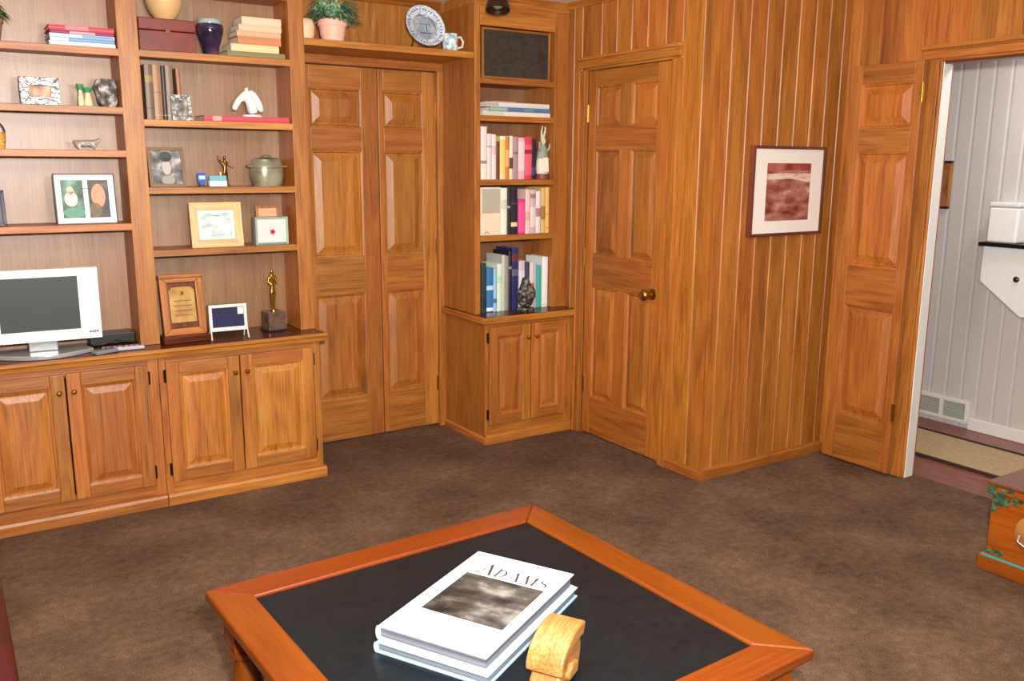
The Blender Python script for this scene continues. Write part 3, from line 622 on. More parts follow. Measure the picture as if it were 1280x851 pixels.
skin('mane', [(w*.02, 0, h*.88, .013), (w*.16, 0, h*.76, .019), (w*.29, 0, h*.54, .020), (w*.37, 0, h*.32, .017), (w*.42, 0, h*.16, .009)], [(0, 1), (1, 2), (2, 3), (3, 4)], wc, hv)
b = MB(); b.lathe([(.001, 0), (.046, 0), (.048, .004), (.042, .010), (.001, .011)], (w*.12, 0, 0), wc, 24, sy=.8); b.build('base', hv, smooth=True)
b = MB()
for s in (-1, 1): b.ball((-w*.2, s*.0125, h*.66), .0028, paint((40, 40, 40), .3), 8, 6)
b.build('eyes', hv)
# third shelf
x0, x1, h = fit(186, 184, 232, 231, 1.19, zR[2]); x0 = max(x0, -2.252)
bw = mottled('black_white_snapshot', [(44, 44, 42), (110, 108, 104), (190, 186, 182)], scale=22.)
frame_thing('photo_frame', 'brown framed black and white portrait beside the oak upright', 'photo frame', x0, x1, 1.185, zR[2], h, .014, paint((120, 86, 60), .4), None, 0, None, tilt=.2,
            pics=[(0, 1, bw, [(.5, .82, .2, .16, paint((60, 60, 58), .6)), (.5, .5, .15, .22, paint((180, 172, 164), .6)), (.52, .12, .22, .14, paint((150, 144, 138), .6))])])
y = 1.2; x0, x1, h = fit(247, 216, 258, 231, y, zR[2]); cx = (x0+x1)/2; w = x1-x0
v = thing('paperweight', 'small blue shield shaped plaque beside the portrait frame', 'plaque', (cx, y, zR[2]+.0004))
b = MB(); b.prism([(-w/2, h), (w/2, h), (w/2, h*.45), (w*.3, h*.2), (0, h*.08), (-w*.3, h*.2), (-w/2, h*.45)], 'y', 0, .010, paint((60, 92, 176), .25)); b.build('shield', v, bevel=.001)
b = MB(); b.box(-w*.36, w*.36, -.001, .0, h*.52, h*.8, paint((170, 200, 236), .3)); b.build('face', v)
b = MB(); b.box(-w*.3, w*.3, -.006, .022, 0, h*.14, paint((60, 30, 40), .4)); b.build('base', v, bevel=.001)
x0, x1, h = fit(263, 222, 285, 231, y, zR[2]); cx = (x0+x1)/2; w = x1-x0
v = thing('trinket_box', 'tiny turquoise and white trinket box between the blue plaque and bronze figure', 'box', (cx-.004, y, zR[2]+.0004))
b = MB(); b.box(-w/2, w/2, 0, .03, 0, h*.65, paint((206, 224, 224), .3)); b.build('body', v, bevel=.002)
b = MB(); b.box(-w*.48, w*.48, .001, .029, h*.66, h*1.2, paint((110, 170, 190), .3)); b.lathe([(.004, h*1.2), (.006, h*1.5), (.001, h*1.7)], (w*.2, .015, 0), paint((220, 200, 150), .3), 10); b.build('lid', v, bevel=.001)
bronze = paint((112, 74, 34), .28, .85, 'bronze'); gold = paint((196, 150, 60), .22, .95, 'gilt_metal')
y = 1.225; x0, x1, h = fit(272, 192, 294, 232, y, zR[2]); cx = at(281.5, 215, 'y', y).x
v = thing('statuette', 'slender bronze figure with raised arms between trinket box and pewter pot', 'statuette', (cx, y, zR[2]+.0004))
H = h-.008
skin('figure', [(0, 0, H*.46, .010, .008), (0, 0, H*.62, .009, .007), (0, 0, H*.74, .0125, .008), (0, 0, H*.83, .004), (0, 0, H*.93, .0075), (0, 0, H*.99, .005),
      (-.013, 0, H*.75, .005), (-.026, 0, H*.86, .004), (-.030, 0, H*1.0, .0035), (.013, 0, H*.75, .005), (.027, -.004, H*.66, .004), (.038, -.008, H*.6, .0035),
      (-.006, 0, H*.40, .0065), (-.007, 0, H*.22, .005), (-.006, 0, .008, .0038), (.006, 0, H*.40, .0065), (.009, .004, H*.22, .005), (.012, .003, .008, .0038)],
     [(0, 1), (1, 2), (2, 3), (3, 4), (4, 5), (2, 6), (6, 7), (7, 8), (2, 9), (9, 10), (10, 11), (0, 12), (12, 13), (13, 14), (0, 15), (15, 16), (16, 17)], bronze, v)
b = MB(); b.lathe([(.001, 0), (.022, 0), (.021, .006), (.001, .0075)], (0, 0, 0), paint((60, 48, 42), .4), 20); b.build('base', v, smooth=True)
y = 1.225; x0, x1, h = fit(310, 194, 355, 231, y, zR[2]); cx = (x0+x1)/2+.006; R = (x1-x0)/2*.92
pew = mottled('green_grey_pewter', [(104, 100, 80), (150, 146, 122), (178, 174, 150)], scale=10., rough=.3, metal=.35)
v = thing('lidded_pot', 'grey green lidded pot with side handles at the right end of its shelf', 'pot', (cx, y+.01, zR[2]+.0004))
b = MB(); b.lathe([(.0005, .006), (R*.7, .006), (R*.72, 0), (R*.8, 0), (R*.88, h*.08), (R*.99, h*.35), (R*.97, h*.58), (R*.88, h*.6), (.0005, h*.5)], (0, 0, 0), pew, 32, sy=.75); b.build('body', v, smooth=True)
b = MB(); b.lathe([(R*.94, h*.58), (R*1.02, h*.6), (R*1.02, h*.64), (R*.92, h*.7), (R*.86, h*.86), (R*.72, h*.9), (R*.28, h*.93), (R*.22, h*1.0), (.0005, h*1.02)], (0, 0, 0), pew, 32, sy=.75); b.build('lid', v, smooth=True)
for s in (-1, 1):
    b = MB(); b.tube([(s*R*.9, -.016, h*.62), (s*R*1.15, -.014, h*.64), (s*R*1.2, 0, h*.65), (s*R*1.15, .014, h*.64), (s*R*.9, .016, h*.62)], .005, paint((140, 96, 60), .4)); b.build('handle', v, smooth=True)
# fourth shelf
x0, x1, h = fit(239, 253, 304, 304, 1.185, zR[3])
grn = mottled('misty_landscape_photo', [(150, 170, 160), (196, 204, 204), (226, 230, 226)], scale=14., stretch=(1, 1, 2))
frame_thing('photo_frame', 'pale maple photo frame with small misty landscape, on the shelf above the plaque', 'photo frame', x0, x1, 1.185, zR[3], h, .036, (wood('x', 'pine'), wood('z', 'pine')), paint((236, 232, 224), .6), .012, grn, tilt=.13, thick=.018)
x0, x1, h = fit(322, 257, 351, 302, 1.27, zR[3])
frame_thing('photo_frame', 'small wooden easel frame standing behind the grey box', 'photo frame', x0, x1, 1.265, zR[3], h, .012, wood('z', 'oak'), None, 0, paint((206, 160, 116), .5), tilt=.14)
x0, x1, h = fit(319, 271, 360, 302, 1.195, zR[3]); w = x1-x0
v = thing('display_box', 'grey glazed display box with a red flower in front of the wooden easel frame', 'display box', ((x0+x1)/2, 1.19, zR[3]+.0004))
gb = paint((150, 154, 148), .3); fw = .010
b = MB(); b.box(-w/2, w/2, .01, .05, 0, h, gb); b.box(-w/2, -w/2+fw, 0, .01, 0, h, gb); b.box(w/2-fw, w/2, 0, .01, 0, h, paint((150, 172, 150), .3)); b.box(-w/2+fw, w/2-fw, 0, .01, 0, fw, paint((110, 140, 138), .3)); b.box(-w/2+fw, w/2-fw, 0, .01, h-fw, h, gb); b.build('case', v, bevel=.0015)
b = MB(); b.box(-w/2+fw, w/2-fw, .0075, .0098, fw, h-fw, paint((214, 206, 200), .4)); b.build('backing', v)
b = MB()
for k in range(5): b.ball((.004+.008*cos(k*1.26), .005, h*.46+.008*sin(k*1.26)), .006, paint((196, 70, 86), .5), 8, 6, (1, .4, 1))
b.ball((.004, .003, h*.46), .005, paint((50, 26, 30), .5), 8, 6); b.build('flower', v, smooth=True)
# counter right bay
y = 1.20; x0, x1, h = fit(199, 343, 253, 430, y, ZC)
v = thing('plaque', 'wooden award plaque with brass plate on a dark base on the countertop', 'plaque', ((x0+x1)/2+.006, y-.05, ZC+.0004), radians(4))
b = MB(); bz = .030; b.box(-(x1-x0)/2-.012, (x1-x0)/2+.002, -.035, .075, 0, bz, wood('x', 'counter')); b.build('base', v, bevel=.003); h -= bz
w = x1-x0; hh = h; wl = wood('z', 'oak'); wlx = wood('x', 'oak'); rot = (-.16, 0, 0); fw = .032
b = MB()
b.prism([(-w/2, 0), (w/2, 0), (w/2-fw, fw), (-w/2+fw, fw)], 'y', 0, .022, wlx); b.prism([(-w/2, hh), (w/2, hh), (w/2-fw, hh-fw), (-w/2+fw, hh-fw)], 'y', 0, .022, wlx)
b.prism([(-w/2, 0), (-w/2+fw, fw), (-w/2+fw, hh-fw), (-w/2, hh)], 'y', 0, .022, wl); b.prism([(w/2, 0), (w/2-fw, fw), (w/2-fw, hh-fw), (w/2, hh)], 'y', 0, .022, wl)
b.box(-w/2+fw, w/2-fw, .008, .022, fw, hh-fw, wood('z', 'walnut')); b.build('board', v, bevel=.003, rot=rot, loc=(0, 0, bz))
b = MB(); b.box(-w/2-.004, w/2+.004, -.010, .026, hh-.012, hh+.006, wlx); b.build('top_ledge', v, bevel=.003, rot=rot, loc=(0, 0, bz))
b = MB(); pb = mottled('engraved_brass', [(150, 108, 52), (180, 138, 76), (200, 162, 98)], scale=14., rough=.4, metal=.3); ax, az = w/2-fw-.006, fw+.026
b.prism([(-ax, az), (ax, az), (ax, hh-az-.01), (ax*.7, hh-az+.006), (-ax*.7, hh-az+.006), (-ax, hh-az-.01)], 'y', .005, .008, pb); b.build('plate', v, bevel=.0008, rot=rot, loc=(0, 0, bz))
b = MB(); b.ball((0, .004, hh-az-.022), .008, paint((120, 84, 30), .3, .6), 12, 8, (1, .3, 1)); b.build('emblem', v, rot=rot, loc=(0, 0, bz))
b = MB()
for k in range(4): b.box(-ax*.7, ax*.7, .0042, .005, az+.03+.022*k, az+.034+.022*k, paint((110, 84, 40), .5))
b.build('engraving', v, rot=rot, loc=(0, 0, bz))
b = MB(); b.box(-w*.42, w*.42, .006, .010, .012, .028, paint((60, 34, 22), .4)); b.build('name_strip', v, rot=rot, loc=(0, 0, bz))
b = MB(); b.prism([(.026, .0), (.072, .0), (.05, hh*.2)], 'x', -.012, .012, paint((60, 34, 22), .5)); b.build('strut', v, loc=(0, 0, bz))
# navy display in clear stand
y = 1.12; x0, x1, h = fit(260, 380, 307, 428, y, ZC); w = x1-x0
v = thing('award_display', 'navy faced display in silver frame on clear legs, beside the plaque', 'award', ((x0+x1)/2+.004, y-.02, ZC+.0004), radians(-2))
sv = paint((222, 224, 224), .25, .2); z1 = h; zb0 = h*.24; fw = .014
rot = (-.06, 0, 0)
b = MB(); b.box(-w/2, w/2, .012, .035, zb0, z1, paint((30, 28, 34), .4)); b.build('case', v, bevel=.002, rot=rot)
b = MB(); b.box(-w/2, -w/2+fw, 0, .012, zb0, z1, sv); b.box(w/2-fw, w/2, 0, .012, zb0, z1, sv); b.box(-w/2+fw, w/2-fw, 0, .012, zb0, zb0+fw*1.3, sv); b.box(-w/2+fw, w/2-fw, 0, .012, z1-fw, z1, sv); b.build('frame', v, bevel=.0015, rot=rot)
b = MB(); b.box(-w/2+fw, w/2-fw, .004, .0115, zb0+fw*1.3, z1-fw, paint((46, 44, 74), .2)); b.build('face', v, rot=rot)
b = MB(); b.box(w/2-fw-.028, w/2-fw-.002, .0005, .004, z1-fw-.034, z1-fw-.002, paint((220, 222, 210), .3)); b.lathe([(.006, 0), (.006, .004)], (0, 0, 0), sv, 12) if False else None; b.build('badge', v, rot=rot)
for s in (-1, 1):
    b = MB(); b.tube([(s*(w/2-.005), .0, zb0+.03), (s*(w/2-.003), -.012, zb0*.5), (s*(w/2-.002), -.02, .0035)], .0032, paint((214, 206, 196), .1)); b.tube([(s*(w/2-.006), .03, zb0+.03), (s*(w/2-.006), .055, .0035)], .0032, paint((214, 206, 196), .1)); b.build('leg', v, smooth=True)
# gold trophy
y = 1.20; x0, x1, hb = fit(334, 389, 357, 411, y, ZC); cx = (x0+x1)/2; w = x1-x0
htop = at(341, 335, 'y', y+.02).z-ZC
v = thing('trophy', 'gold standing figure trophy on a dark square base on the countertop', 'trophy', (cx, y-.02, ZC+.0004), radians(8))
b = MB(); b.box(-w/2, w/2, 0, w*.9, .006, hb, mottled('dark_marble', [(70, 54, 46), (104, 80, 68), (60, 46, 40)], scale=18., rough=.2)); b.build('plinth', v, bevel=.003)
b = MB(); b.box(-w/2-.006, w/2+.006, -.006, w*.9+.006, 0, .007, paint((24, 34, 26), .4)); b.build('foot', v, bevel=.001)
H = htop-hb; zb = hb
b = MB(); b.lathe([(.001, zb), (.019, zb), (.018, zb+.006), (.013, zb+.010), (.001, zb+.010)], (0, w*.45, 0), gold, 20); b.build('pedestal', v, smooth=True)
Z = lambda t: zb+.008+(H-.008)*t
skin('figure', [(0, w*.45, Z(.50), .013, .010), (0, w*.45, Z(.62), .011, .009), (0, w*.45, Z(.76), .017, .011), (0, w*.45, Z(.83), .0055), (0, w*.45, Z(.90), .0088), (0, w*.45, Z(.97), .007),
      (-.017, w*.45, Z(.78), .0065), (-.022, w*.45-.004, Z(.66), .0055), (-.004, w*.45-.014, Z(.60), .0045), (.017, w*.45, Z(.78), .0065), (.022, w*.45-.004, Z(.66), .0055), (.005, w*.45-.014, Z(.63), .0045),
      (-.0065, w*.45, Z(.42), .0095), (-.006, w*.45, Z(.22), .007), (-.005, w*.45, Z(.015), .005), (.0065, w*.45, Z(.42), .0095), (.006, w*.45, Z(.22), .007), (.005, w*.45, Z(.015), .005)],
     [(0, 1), (1, 2), (2, 3), (3, 4), (4, 5), (2, 6), (6, 7), (7, 8), (2, 9), (9, 10), (10, 11), (0, 12), (12, 13), (13, 14), (0, 15), (15, 16), (16, 17)], gold, v)
# ------------------------------------------------------------------ shelf over the closet doors
ZS = 2.1053
y = 1.24; x0, x1, h = fit(402, 28, 435, 49, y, ZS); R = (x1-x0)/2
x = (x0+x1)/2
p = thing('potted_plant', 'leafy green plant in a pink pot on the shelf over the closet doors', 'plant', (x, y+.03, ZS+.0003))
pinkp = paint((232, 176, 154), .6); hp_ = .105
b = MB(); b.lathe([(.0005, 0), (R*.78, 0), (R*.98, hp_*.72), (R*1.06, hp_*.72), (R*1.1, hp_), (R*.98, hp_), (R*.9, hp_*.3), (.0005, hp_*.25)], (0, 0, 0), pinkp, 28); b.build('pot', p, smooth=True)
b = MB(); b.lathe([(.0005, hp_*.9), (R*.97, hp_*.9)], (0, 0, 0), paint((56, 42, 32), .9), 20); b.build('soil', p)
lv2 = mottled('variegated_leaf', [(40, 84, 60), (104, 148, 112), (190, 208, 160)], scale=44., rough=.45)
rnd = random.Random(9); b = MB()
leaf_blades(b, (0, 0, hp_*.9), 90, .22, .13, (.9, 1.9), rnd, .012, lv2); leaf_blades(b, (0, 0, hp_*.95), 60, .16, .16, (.3, .9), rnd, .012, lv2)
b.build('foliage', p, smooth=True)
x0, x1, h = fit(375, 24, 392, 46, 1.3, ZS)
b = MB(); b.lathe([(.0005, 0), (.03, 0), (.04, .03), (.042, .07), (.036, .095), (.03, .1), (.026, .095), (.0005, .08)], (0, 0, 0), paint((226, 186, 146), .5), 22)
tag(b.build('jar', smooth=True, loc=((-1.475), 1.27, ZS+.0003)), 'small tan jar left of the plant in the pink pot', 'jar')
# plate
y = 1.23; pc = at(528, 37, 'y', y+.02); Rp = (at(553.5, 38, 'y', y).x-at(502, 38, 'y', y).x)/2*.93
v = thing('decorative_plate', 'blue and white decorative plate standing on the shelf over the closet doors', 'plate', (pc.x, y, ZS+.0003))
tl = .36; cz = Rp*cos(tl)+.008; rotp = (pi/2-tl, 0, 0)
wh = paint((222, 224, 220), .15); blu = paint((84, 102, 142), .2); pale = mottled('blue_white_transfer', [(120, 136, 170), (196, 204, 214), (222, 224, 220)], scale=70., rough=.15)
b = MB(); b.lathe([(Rp*.64, .003), (Rp*.70, .006), (Rp*.97, .018), (Rp, .020), (Rp, .017), (Rp*.7, .001), (Rp*.6, -.003), (.0005, -.003)], (0, 0, 0), pale, 48); b.build('rim', v, smooth=True, loc=(0, 0, cz), rot=rotp)
b = MB(); b.lathe([(.0005, .002), (Rp*.64, .003)], (0, 0, 0), wh, 40); b.build('well', v, smooth=True, loc=(0, 0, cz), rot=rotp)
b = MB(); rnd = random.Random(3)
for k in range(34):
    a = 2*pi*k/34+.05; r = Rp*.84; s = Rp*.045
    b.lathe([(s, .0125), (s*.6, .0150), (.0004, .0152)], (r*cos(a), r*sin(a), 0), blu, 8)
b.build('rim_dots', v, loc=(0, 0, cz), rot=rotp); b = MB()
def rect(x0, x1, z0, z1, c): b.add([(x0*Rp, z0*Rp, .0042), (x1*Rp, z0*Rp, .0042), (x1*Rp, z1*Rp, .0042), (x0*Rp, z1*Rp, .0042)], [(0, 1, 2, 3)], c)
pb2 = paint((130, 150, 176), .2)
rect(-.22, .28, .22, .3, pb2); rect(-.26, .3, .1, .15, blu); rect(-.26, .3, -.36, -.28, blu); rect(-.2, -.02, -.24, .06, pb2); rect(.06, .14, -.26, .08, blu); rect(.2, .26, -.26, .08, pb2); rect(-.16, .2, -.46, -.41, pb2); rect(-.12, .18, .38, .43, pb2)
b.build('motif', v, loc=(0, 0, cz), rot=rotp)
b = MB(); b.tube([(-.05, -.03, .004), (-.05, .0, .004), (-.05, .05, .004)], .003, BLACKM); b.tube([(.05, -.03, .004), (.05, 0, .004), (.05, .05, .004)], .003, BLACKM); b.tube([(-.05, .05, .004), (0, .085, .12), (.05, .05, .004)], .003, BLACKM)
b.tube([(-.05, -.03, .004), (-.05, -.032, .016)], .003, BLACKM); b.tube([(.05, -.03, .004), (.05, -.032, .016)], .003, BLACKM); b.build('stand', v, smooth=True)
y = 1.225; x0, x1, h = fit(554, 40, 571, 61, y, ZS); R = (x1-x0)/2; cx = (x0+x1)/2
v = thing('mug', 'blue and white patterned mug beside the plate', 'mug', (cx, y, ZS+.0003))
mugm = mottled('blue_white_mug_glaze', [(80, 100, 140), (150, 186, 196), (226, 228, 222), (230, 230, 224)], scale=38., rough=.15)
hm_ = .088
b = MB(); b.lathe([(.0005, 0), (R*.9, 0), (R, .006), (R, hm_-.003), (R*.97, hm_), (R*.9, hm_-.003), (R*.88, .012), (.0005, .01)], (0, 0, 0), mugm, 28); b.build('body', v, smooth=True)
b = MB(); b.tube([(R*.92, -.004, hm_*.82), (R*1.5, -.006, hm_*.86), (R*1.85, -.006, hm_*.6), (R*1.7, -.006, hm_*.3), (R*.95, -.004, hm_*.2)], .006, paint((226, 214, 196), .2), 10); b.build('handle', v, smooth=True)
# ------------------------------------------------------------------ narrow bookcase contents
zT = [1.788, 1.451, 1.149]; ZTC = .7198
G = 'books lying flat on the high shelf of the narrow bookcase'
zz = zT[0]; yy = 1.165
for lab, u0, u1, t, c, bd in (('cream and white book lying flat, bottom of the narrow bookcase stack', 603, 687.5, .023, (222, 216, 196), [(0., .3, (196, 192, 172))]),
        ('blue book lying flat in the middle of the narrow bookcase stack', 612, 688, .023, (84, 118, 158), [(0, .28, (150, 176, 160)), (.55, .7, (96, 140, 146))]),
        ('white book lying flat, near the top of the narrow bookcase stack', 606, 686.5, .024, (214, 212, 208), [(0., .2, (170, 166, 146))]),
        ('thin pink pamphlet lying on top of the narrow bookcase stack', 620, 645, .006, (214, 140, 130), ())):
    flatbook(lab, max(-.572, at(u0, 135, 'y', yy).x), min(-.1, at(u1, 135, 'y', yy).x), yy, .2, zz, t, c, G, bands=bd); zz += t+.0006
def row(items, zs, y, group, vm, dep=.17):
    for lab, u0, u1, v0, c, bd in items:
        a = max(-.573, at(u0, vm, 'y', y).x); e = min(-.098, at(u1, vm, 'y', y).x)
        book(lab, a, e, y, dep, zs, at((u0+u1)/2, v0, 'y', y).z-zs, c, group, bands=bd)
cr = (232, 220, 200)
row([('tall cream book, leftmost on the shelf with the rabbit figurine', 601, 609, 158, (232, 214, 206), [(.3, .36, (150, 140, 140)), (.0, .2, (226, 228, 200))]),
     ('white book second from left on the rabbit shelf', 609, 615, 167, (214, 208, 206), [(.7, .74, (170, 160, 170))]),
     ('pale grey book third from left on the rabbit shelf', 615, 620.5, 168, (222, 214, 210), [(.55, .75, (220, 180, 190))]),
     ('thin dark brown book left of the yellow book on the rabbit shelf', 620.5, 625, 177, (104, 60, 36), []),
     ('pale yellow book on the rabbit shelf', 625, 632, 170, (232, 204, 112), [(.92, .99, (240, 236, 214)), (.0, .15, (236, 210, 160))]),
     ('orange book right of the pale yellow book on the rabbit shelf', 632, 637, 171, (206, 124, 40), [(.3, .7, (232, 170, 110))]),
     ('cream and brown book right of the orange book on the rabbit shelf', 637, 641.5, 170, (232, 218, 196), [(.25, .5, (90, 60, 50))]),
     ('grey mauve book in the middle of the rabbit shelf', 641.5, 648, 171, (172, 142, 142), [(.6, .64, (120, 90, 96))]),
     ('pale pink book left of the red book on the rabbit shelf', 648, 656, 172, (228, 176, 182), [(.2, .9, (240, 206, 210))]),
     ('wide red book on the rabbit shelf', 656, 665, 171, (214, 62, 84), [(.1, .82, (226, 96, 112)), (.6, .7, (190, 40, 60))]),
     ('dark navy book between the red book and the rabbit', 665, 670, 174, (40, 28, 52), [(.1, .3, (80, 60, 110))])], zT[1], 1.19, 'books on the shelf with the rabbit figurine', 197)
# rabbit figurine
y = 1.19; cx = at(680, 190, 'y', y).x; h = at(680, 156, 'y', y).z-zT[1]
v = thing('rabbit_figurine', 'standing dressed rabbit figurine at the right end of the bookshelf', 'figurine', (cx-.004, y+.01, zT[1]+.0004))
cloth_g = paint((142, 152, 140), .7); furm = paint((214, 206, 180), .8)
b = MB(); b.lathe([(.0005, 0), (.04, 0), (.042, .008), (.038, .028), (.0005, .03)], (0, 0, 0), paint((122, 56, 44), .5), 24); b.build('base', v, smooth=True)
b = MB(); b.lathe([(.0005, .03), (.036, .03), (.040, .06), (.034, h*.42), (.0005, h*.43)], (0, 0, 0), paint((214, 210, 194), .7), 24, sy=.8); b.build('skirt', v, smooth=True)
b = MB(); b.lathe([(.0005, h*.38), (.037, h*.38), (.033, h*.47), (.027, h*.56), (.018, h*.64), (.0005, h*.65)], (0, 0, 0), cloth_g, 24, sy=.8); b.build('jacket', v, smooth=True)
b = MB(); b.prism([(-.022, .04), (.022, .04), (.018, h*.40), (-.018, h*.40)], 'y', -.036, -.030, paint((232, 226, 210), .7)); b.build('apron', v, bevel=.002)
skin('head', [(0, 0, h*.62, .012), (0, 0, h*.72, .021), (0, -.016, h*.70, .012), (-.008, 0, h*.80, .007), (-.006, .002, h*.9, .008, .004), (.002, .003, h*.985, .004), (.010, 0, h*.80, .007), (.018, .002, h*.9, .008, .004), (.02, .003, h*.97, .004)],
     [(0, 1), (1, 2), (1, 3), (3, 4), (4, 5), (1, 6), (6, 7), (7, 8)], furm, v)
skin('arms', [(0, -.004, h*.56, .014), (-.026, -.010, h*.52, .009), (-.034, -.022, h*.60, .008), (-.036, -.022, h*.70, .007), (.026, -.010, h*.52, .009), (.034, -.02, h*.58, .008), (.034, -.022, h*.66, .007)], [(0, 1), (1, 2), (2, 3), (0, 4), (4, 5), (5, 6)], cloth_g, v)
# second row: wide box-like book etc.
y = 1.18
a = -.573; e = at(626, 262, 'y', y).x; h = at(615, 234, 'y', y).z-zT[2]
v = thing('book_slipcase', 'wide grey and beige slipcase, leftmost on the shelf with the magenta book', 'slipcase', ((a+e)/2, y, zT[2]+.0004)); w = e-a
b = MB(); b.box(-w/2, w/2, 0, .16, 0, h, paint((226, 208, 182), .5)); b.build('case', v, bevel=.0015)
b = MB(); b.box(-w*.32, w/2-.006, -.0012, .0, h*.46, h*.96, paint((176, 170, 152), .5)); b.build('panel', v)
b = MB(); b.tube([(-w*.12+.012*cos(t), -.001, h*.02+.014*sin(t)) for t in [pi*i/8 for i in range(9)]], .0015, paint((40, 36, 34), .5)); b.build('emblem', v)
G = 'books on the shelf with the magenta book'
row([('tall cream white book right of the grey slipcase', 626.2, 634, 235, (236, 234, 214), [(.55, .75, (206, 204, 186))]),
     ('thin black book right of the cream white book', 634, 638.5, 233, (54, 52, 46), [(.55, .6, (150, 146, 170))]),
     ('black book with cream label at its foot', 639, 647, 233, (40, 34, 48), [(.16, .25, (222, 206, 160)), (.62, .66, (70, 64, 80))]),
     ('magenta book, shortest on its shelf', 648, 656.5, 249, (214, 60, 124), [(.05, .9, (232, 84, 150))])], zT[2], 1.18, G, 262)
row([('pale pink patterned book right of the magenta book', 657, 663, 237, (232, 200, 190), [(.3, .5, (214, 170, 170))]),
     ('mauve speckled book right of the pale pink one', 663, 670, 237, (206, 178, 184), [(.15, .6, (220, 210, 206)), (.8, .9, (150, 120, 130))]),
     ('white and pink book left of the yellow books', 670, 676, 239, (226, 216, 212), [(.4, .6, (190, 120, 140))])], zT[2], 1.18, G, 262, .16)
row([('brownish yellow book, second from right on the magenta book shelf', 676.5, 682, 235, (214, 182, 120), [(.3, .6, (150, 120, 70))]),
     ('golden yellow book, rightmost on the magenta book shelf', 682, 690, 234, (232, 186, 100), [(.4, .42, (190, 140, 70)), (.1, .12, (190, 140, 70))])], zT[2], 1.18, G, 262)
# bottom row on the tower counter
G = 'books standing on the countertop of the narrow bookcase'; y = 1.18
row([('dark green book, leftmost on the narrow countertop', 602, 608, 329, (36, 62, 56), [(.1, .3, (40, 40, 60))])], ZTC, 1.185, G, 358)
row([('blue book with pale band, second from left on the narrow countertop', 608.5, 617, 335, (56, 116, 170), [(.5, .6, (190, 214, 230)), (.02, .1, (226, 232, 240))]),
     ('light blue book, third from left on the narrow countertop', 617, 621.5, 336, (150, 190, 220), [(.2, .3, (60, 110, 160))]),
     ('pale green white book left of the grey books on the narrow countertop', 621.5, 627.5, 330, (214, 226, 206), [(.6, .75, (170, 220, 170))]),
     ('grey white book, fifth from left on the narrow countertop', 627.5, 632, 319, (190, 190, 180), []),
     ('olive grey book left of the black book on the narrow countertop', 632, 636, 320, (140, 140, 124), []),
     ('thin black book left of the navy book on the narrow countertop', 636, 640, 314, (36, 34, 44), [(.7, .74, (140, 140, 150))]),
     ('tall navy book, tallest on the narrow countertop', 640, 648, 310, (44, 42, 96), [(.78, .9, (96, 50, 60)), (.55, .66, (90, 100, 120))]),
     ('grey white book just behind the dark carved ornament, left', 648.5, 656, 326, (200, 190, 188), [(.4, .8, (214, 210, 220))]),
     ('dark blue and white book behind the dark carved ornament', 656.5, 662, 328, (60, 64, 100), [(.3, .6, (226, 226, 230))]),
     ('pale grey book right of the dark carved ornament', 662, 668, 328, (214, 206, 200), [(.2, .55, (206, 100, 90))]),
     ('grey book left of the teal book on the narrow countertop', 668, 671, 330, (170, 176, 176), []),
     ('teal book on the narrow countertop', 671, 676.5, 332, (60, 168, 170), []),
     ('wide white binder, rightmost on the narrow countertop', 677.5, 691.5, 321, (232, 232, 230), [(.02, .06, (200, 214, 212))])], ZTC, 1.185, G, 358)
# wooden carved face atop the blue books? -> leaning carved ornament in front
y = 1.125; x0, x1, h = fit(644, 343, 668, 390, y, ZTC); w = x1-x0
v = thing('carved_ornament', 'dark carved ornament standing before the books on the narrow countertop', 'ornament', ((x0+x1)/2, y-.01, ZTC+.0004))
dk = mottled('dark_carved_metal', [(18, 16, 14), (66, 60, 52), (150, 144, 130)], scale=55., rough=.3, bump=.8)
b = MB(); b.lathe([(.0005, 0), (w*.42, 0), (w*.45, .01), (w*.38, .02), (.0005, .022)], (0, .0, 0), dk, 18, sy=.7); b.build('base', v, smooth=True)
skin('figure', [(0, 0, .02, w*.36, w*.26), (0, 0, h*.35, w*.40, w*.28), (-w*.02, 0, h*.62, w*.34, w*.24), (0, 0, h*.8, w*.2, w*.16), (-w*.05, 0, h*.95, w*.2, w*.18), (-w*.34, -.01, h*.55, w*.12), (-w*.2, -.03, h*.42, w*.1), (w*.34, -.01, h*.5, w*.13), (w*.22, -.03, h*.36, w*.1)],
     [(0, 1), (1, 2), (2, 3), (3, 4), (2, 5), (5, 6), (2, 7), (7, 8)], dk, v, sub=2)
# ------------------------------------------------------------------ ceiling spotlight (dark)
v = thing('spotlight', 'dark bronze spotlight hanging from the ceiling before the narrow bookcase', 'spotlight', (-.625, .9, CEIL-.0005))
db = paint((58, 34, 24), .35, .4)
b = MB(); b.lathe([(.0005, 0), (.05, 0), (.048, -.012), (.0005, -.014)], (0, 0, 0), db, 24); b.build('canopy', v, smooth=True)
b = MB(); b.lathe([(.008, -.012), (.008, -.05)], (0, 0, 0), db, 12); b.build('stem', v, smooth=True)
b = MB(); b.lathe([(.0005, .035), (.03, .03), (.046, .012), (.057, -.03), (.06, -.05), (.054, -.05), (.05, -.03), (.0005, -.01)], (0, 0, 0), db, 28); b.build('shade', v, smooth=True, loc=(0, 0, -.078), rot=(radians(-12), radians(8), 0))
b = MB(); b.ball((0, 0, -.02), .03, paint((120, 126, 112), .2), 16, 10, (1, 1, .7)); b.build('bulb', v, smooth=True, loc=(0, 0, -.078), rot=(radians(-12), radians(8), 0))
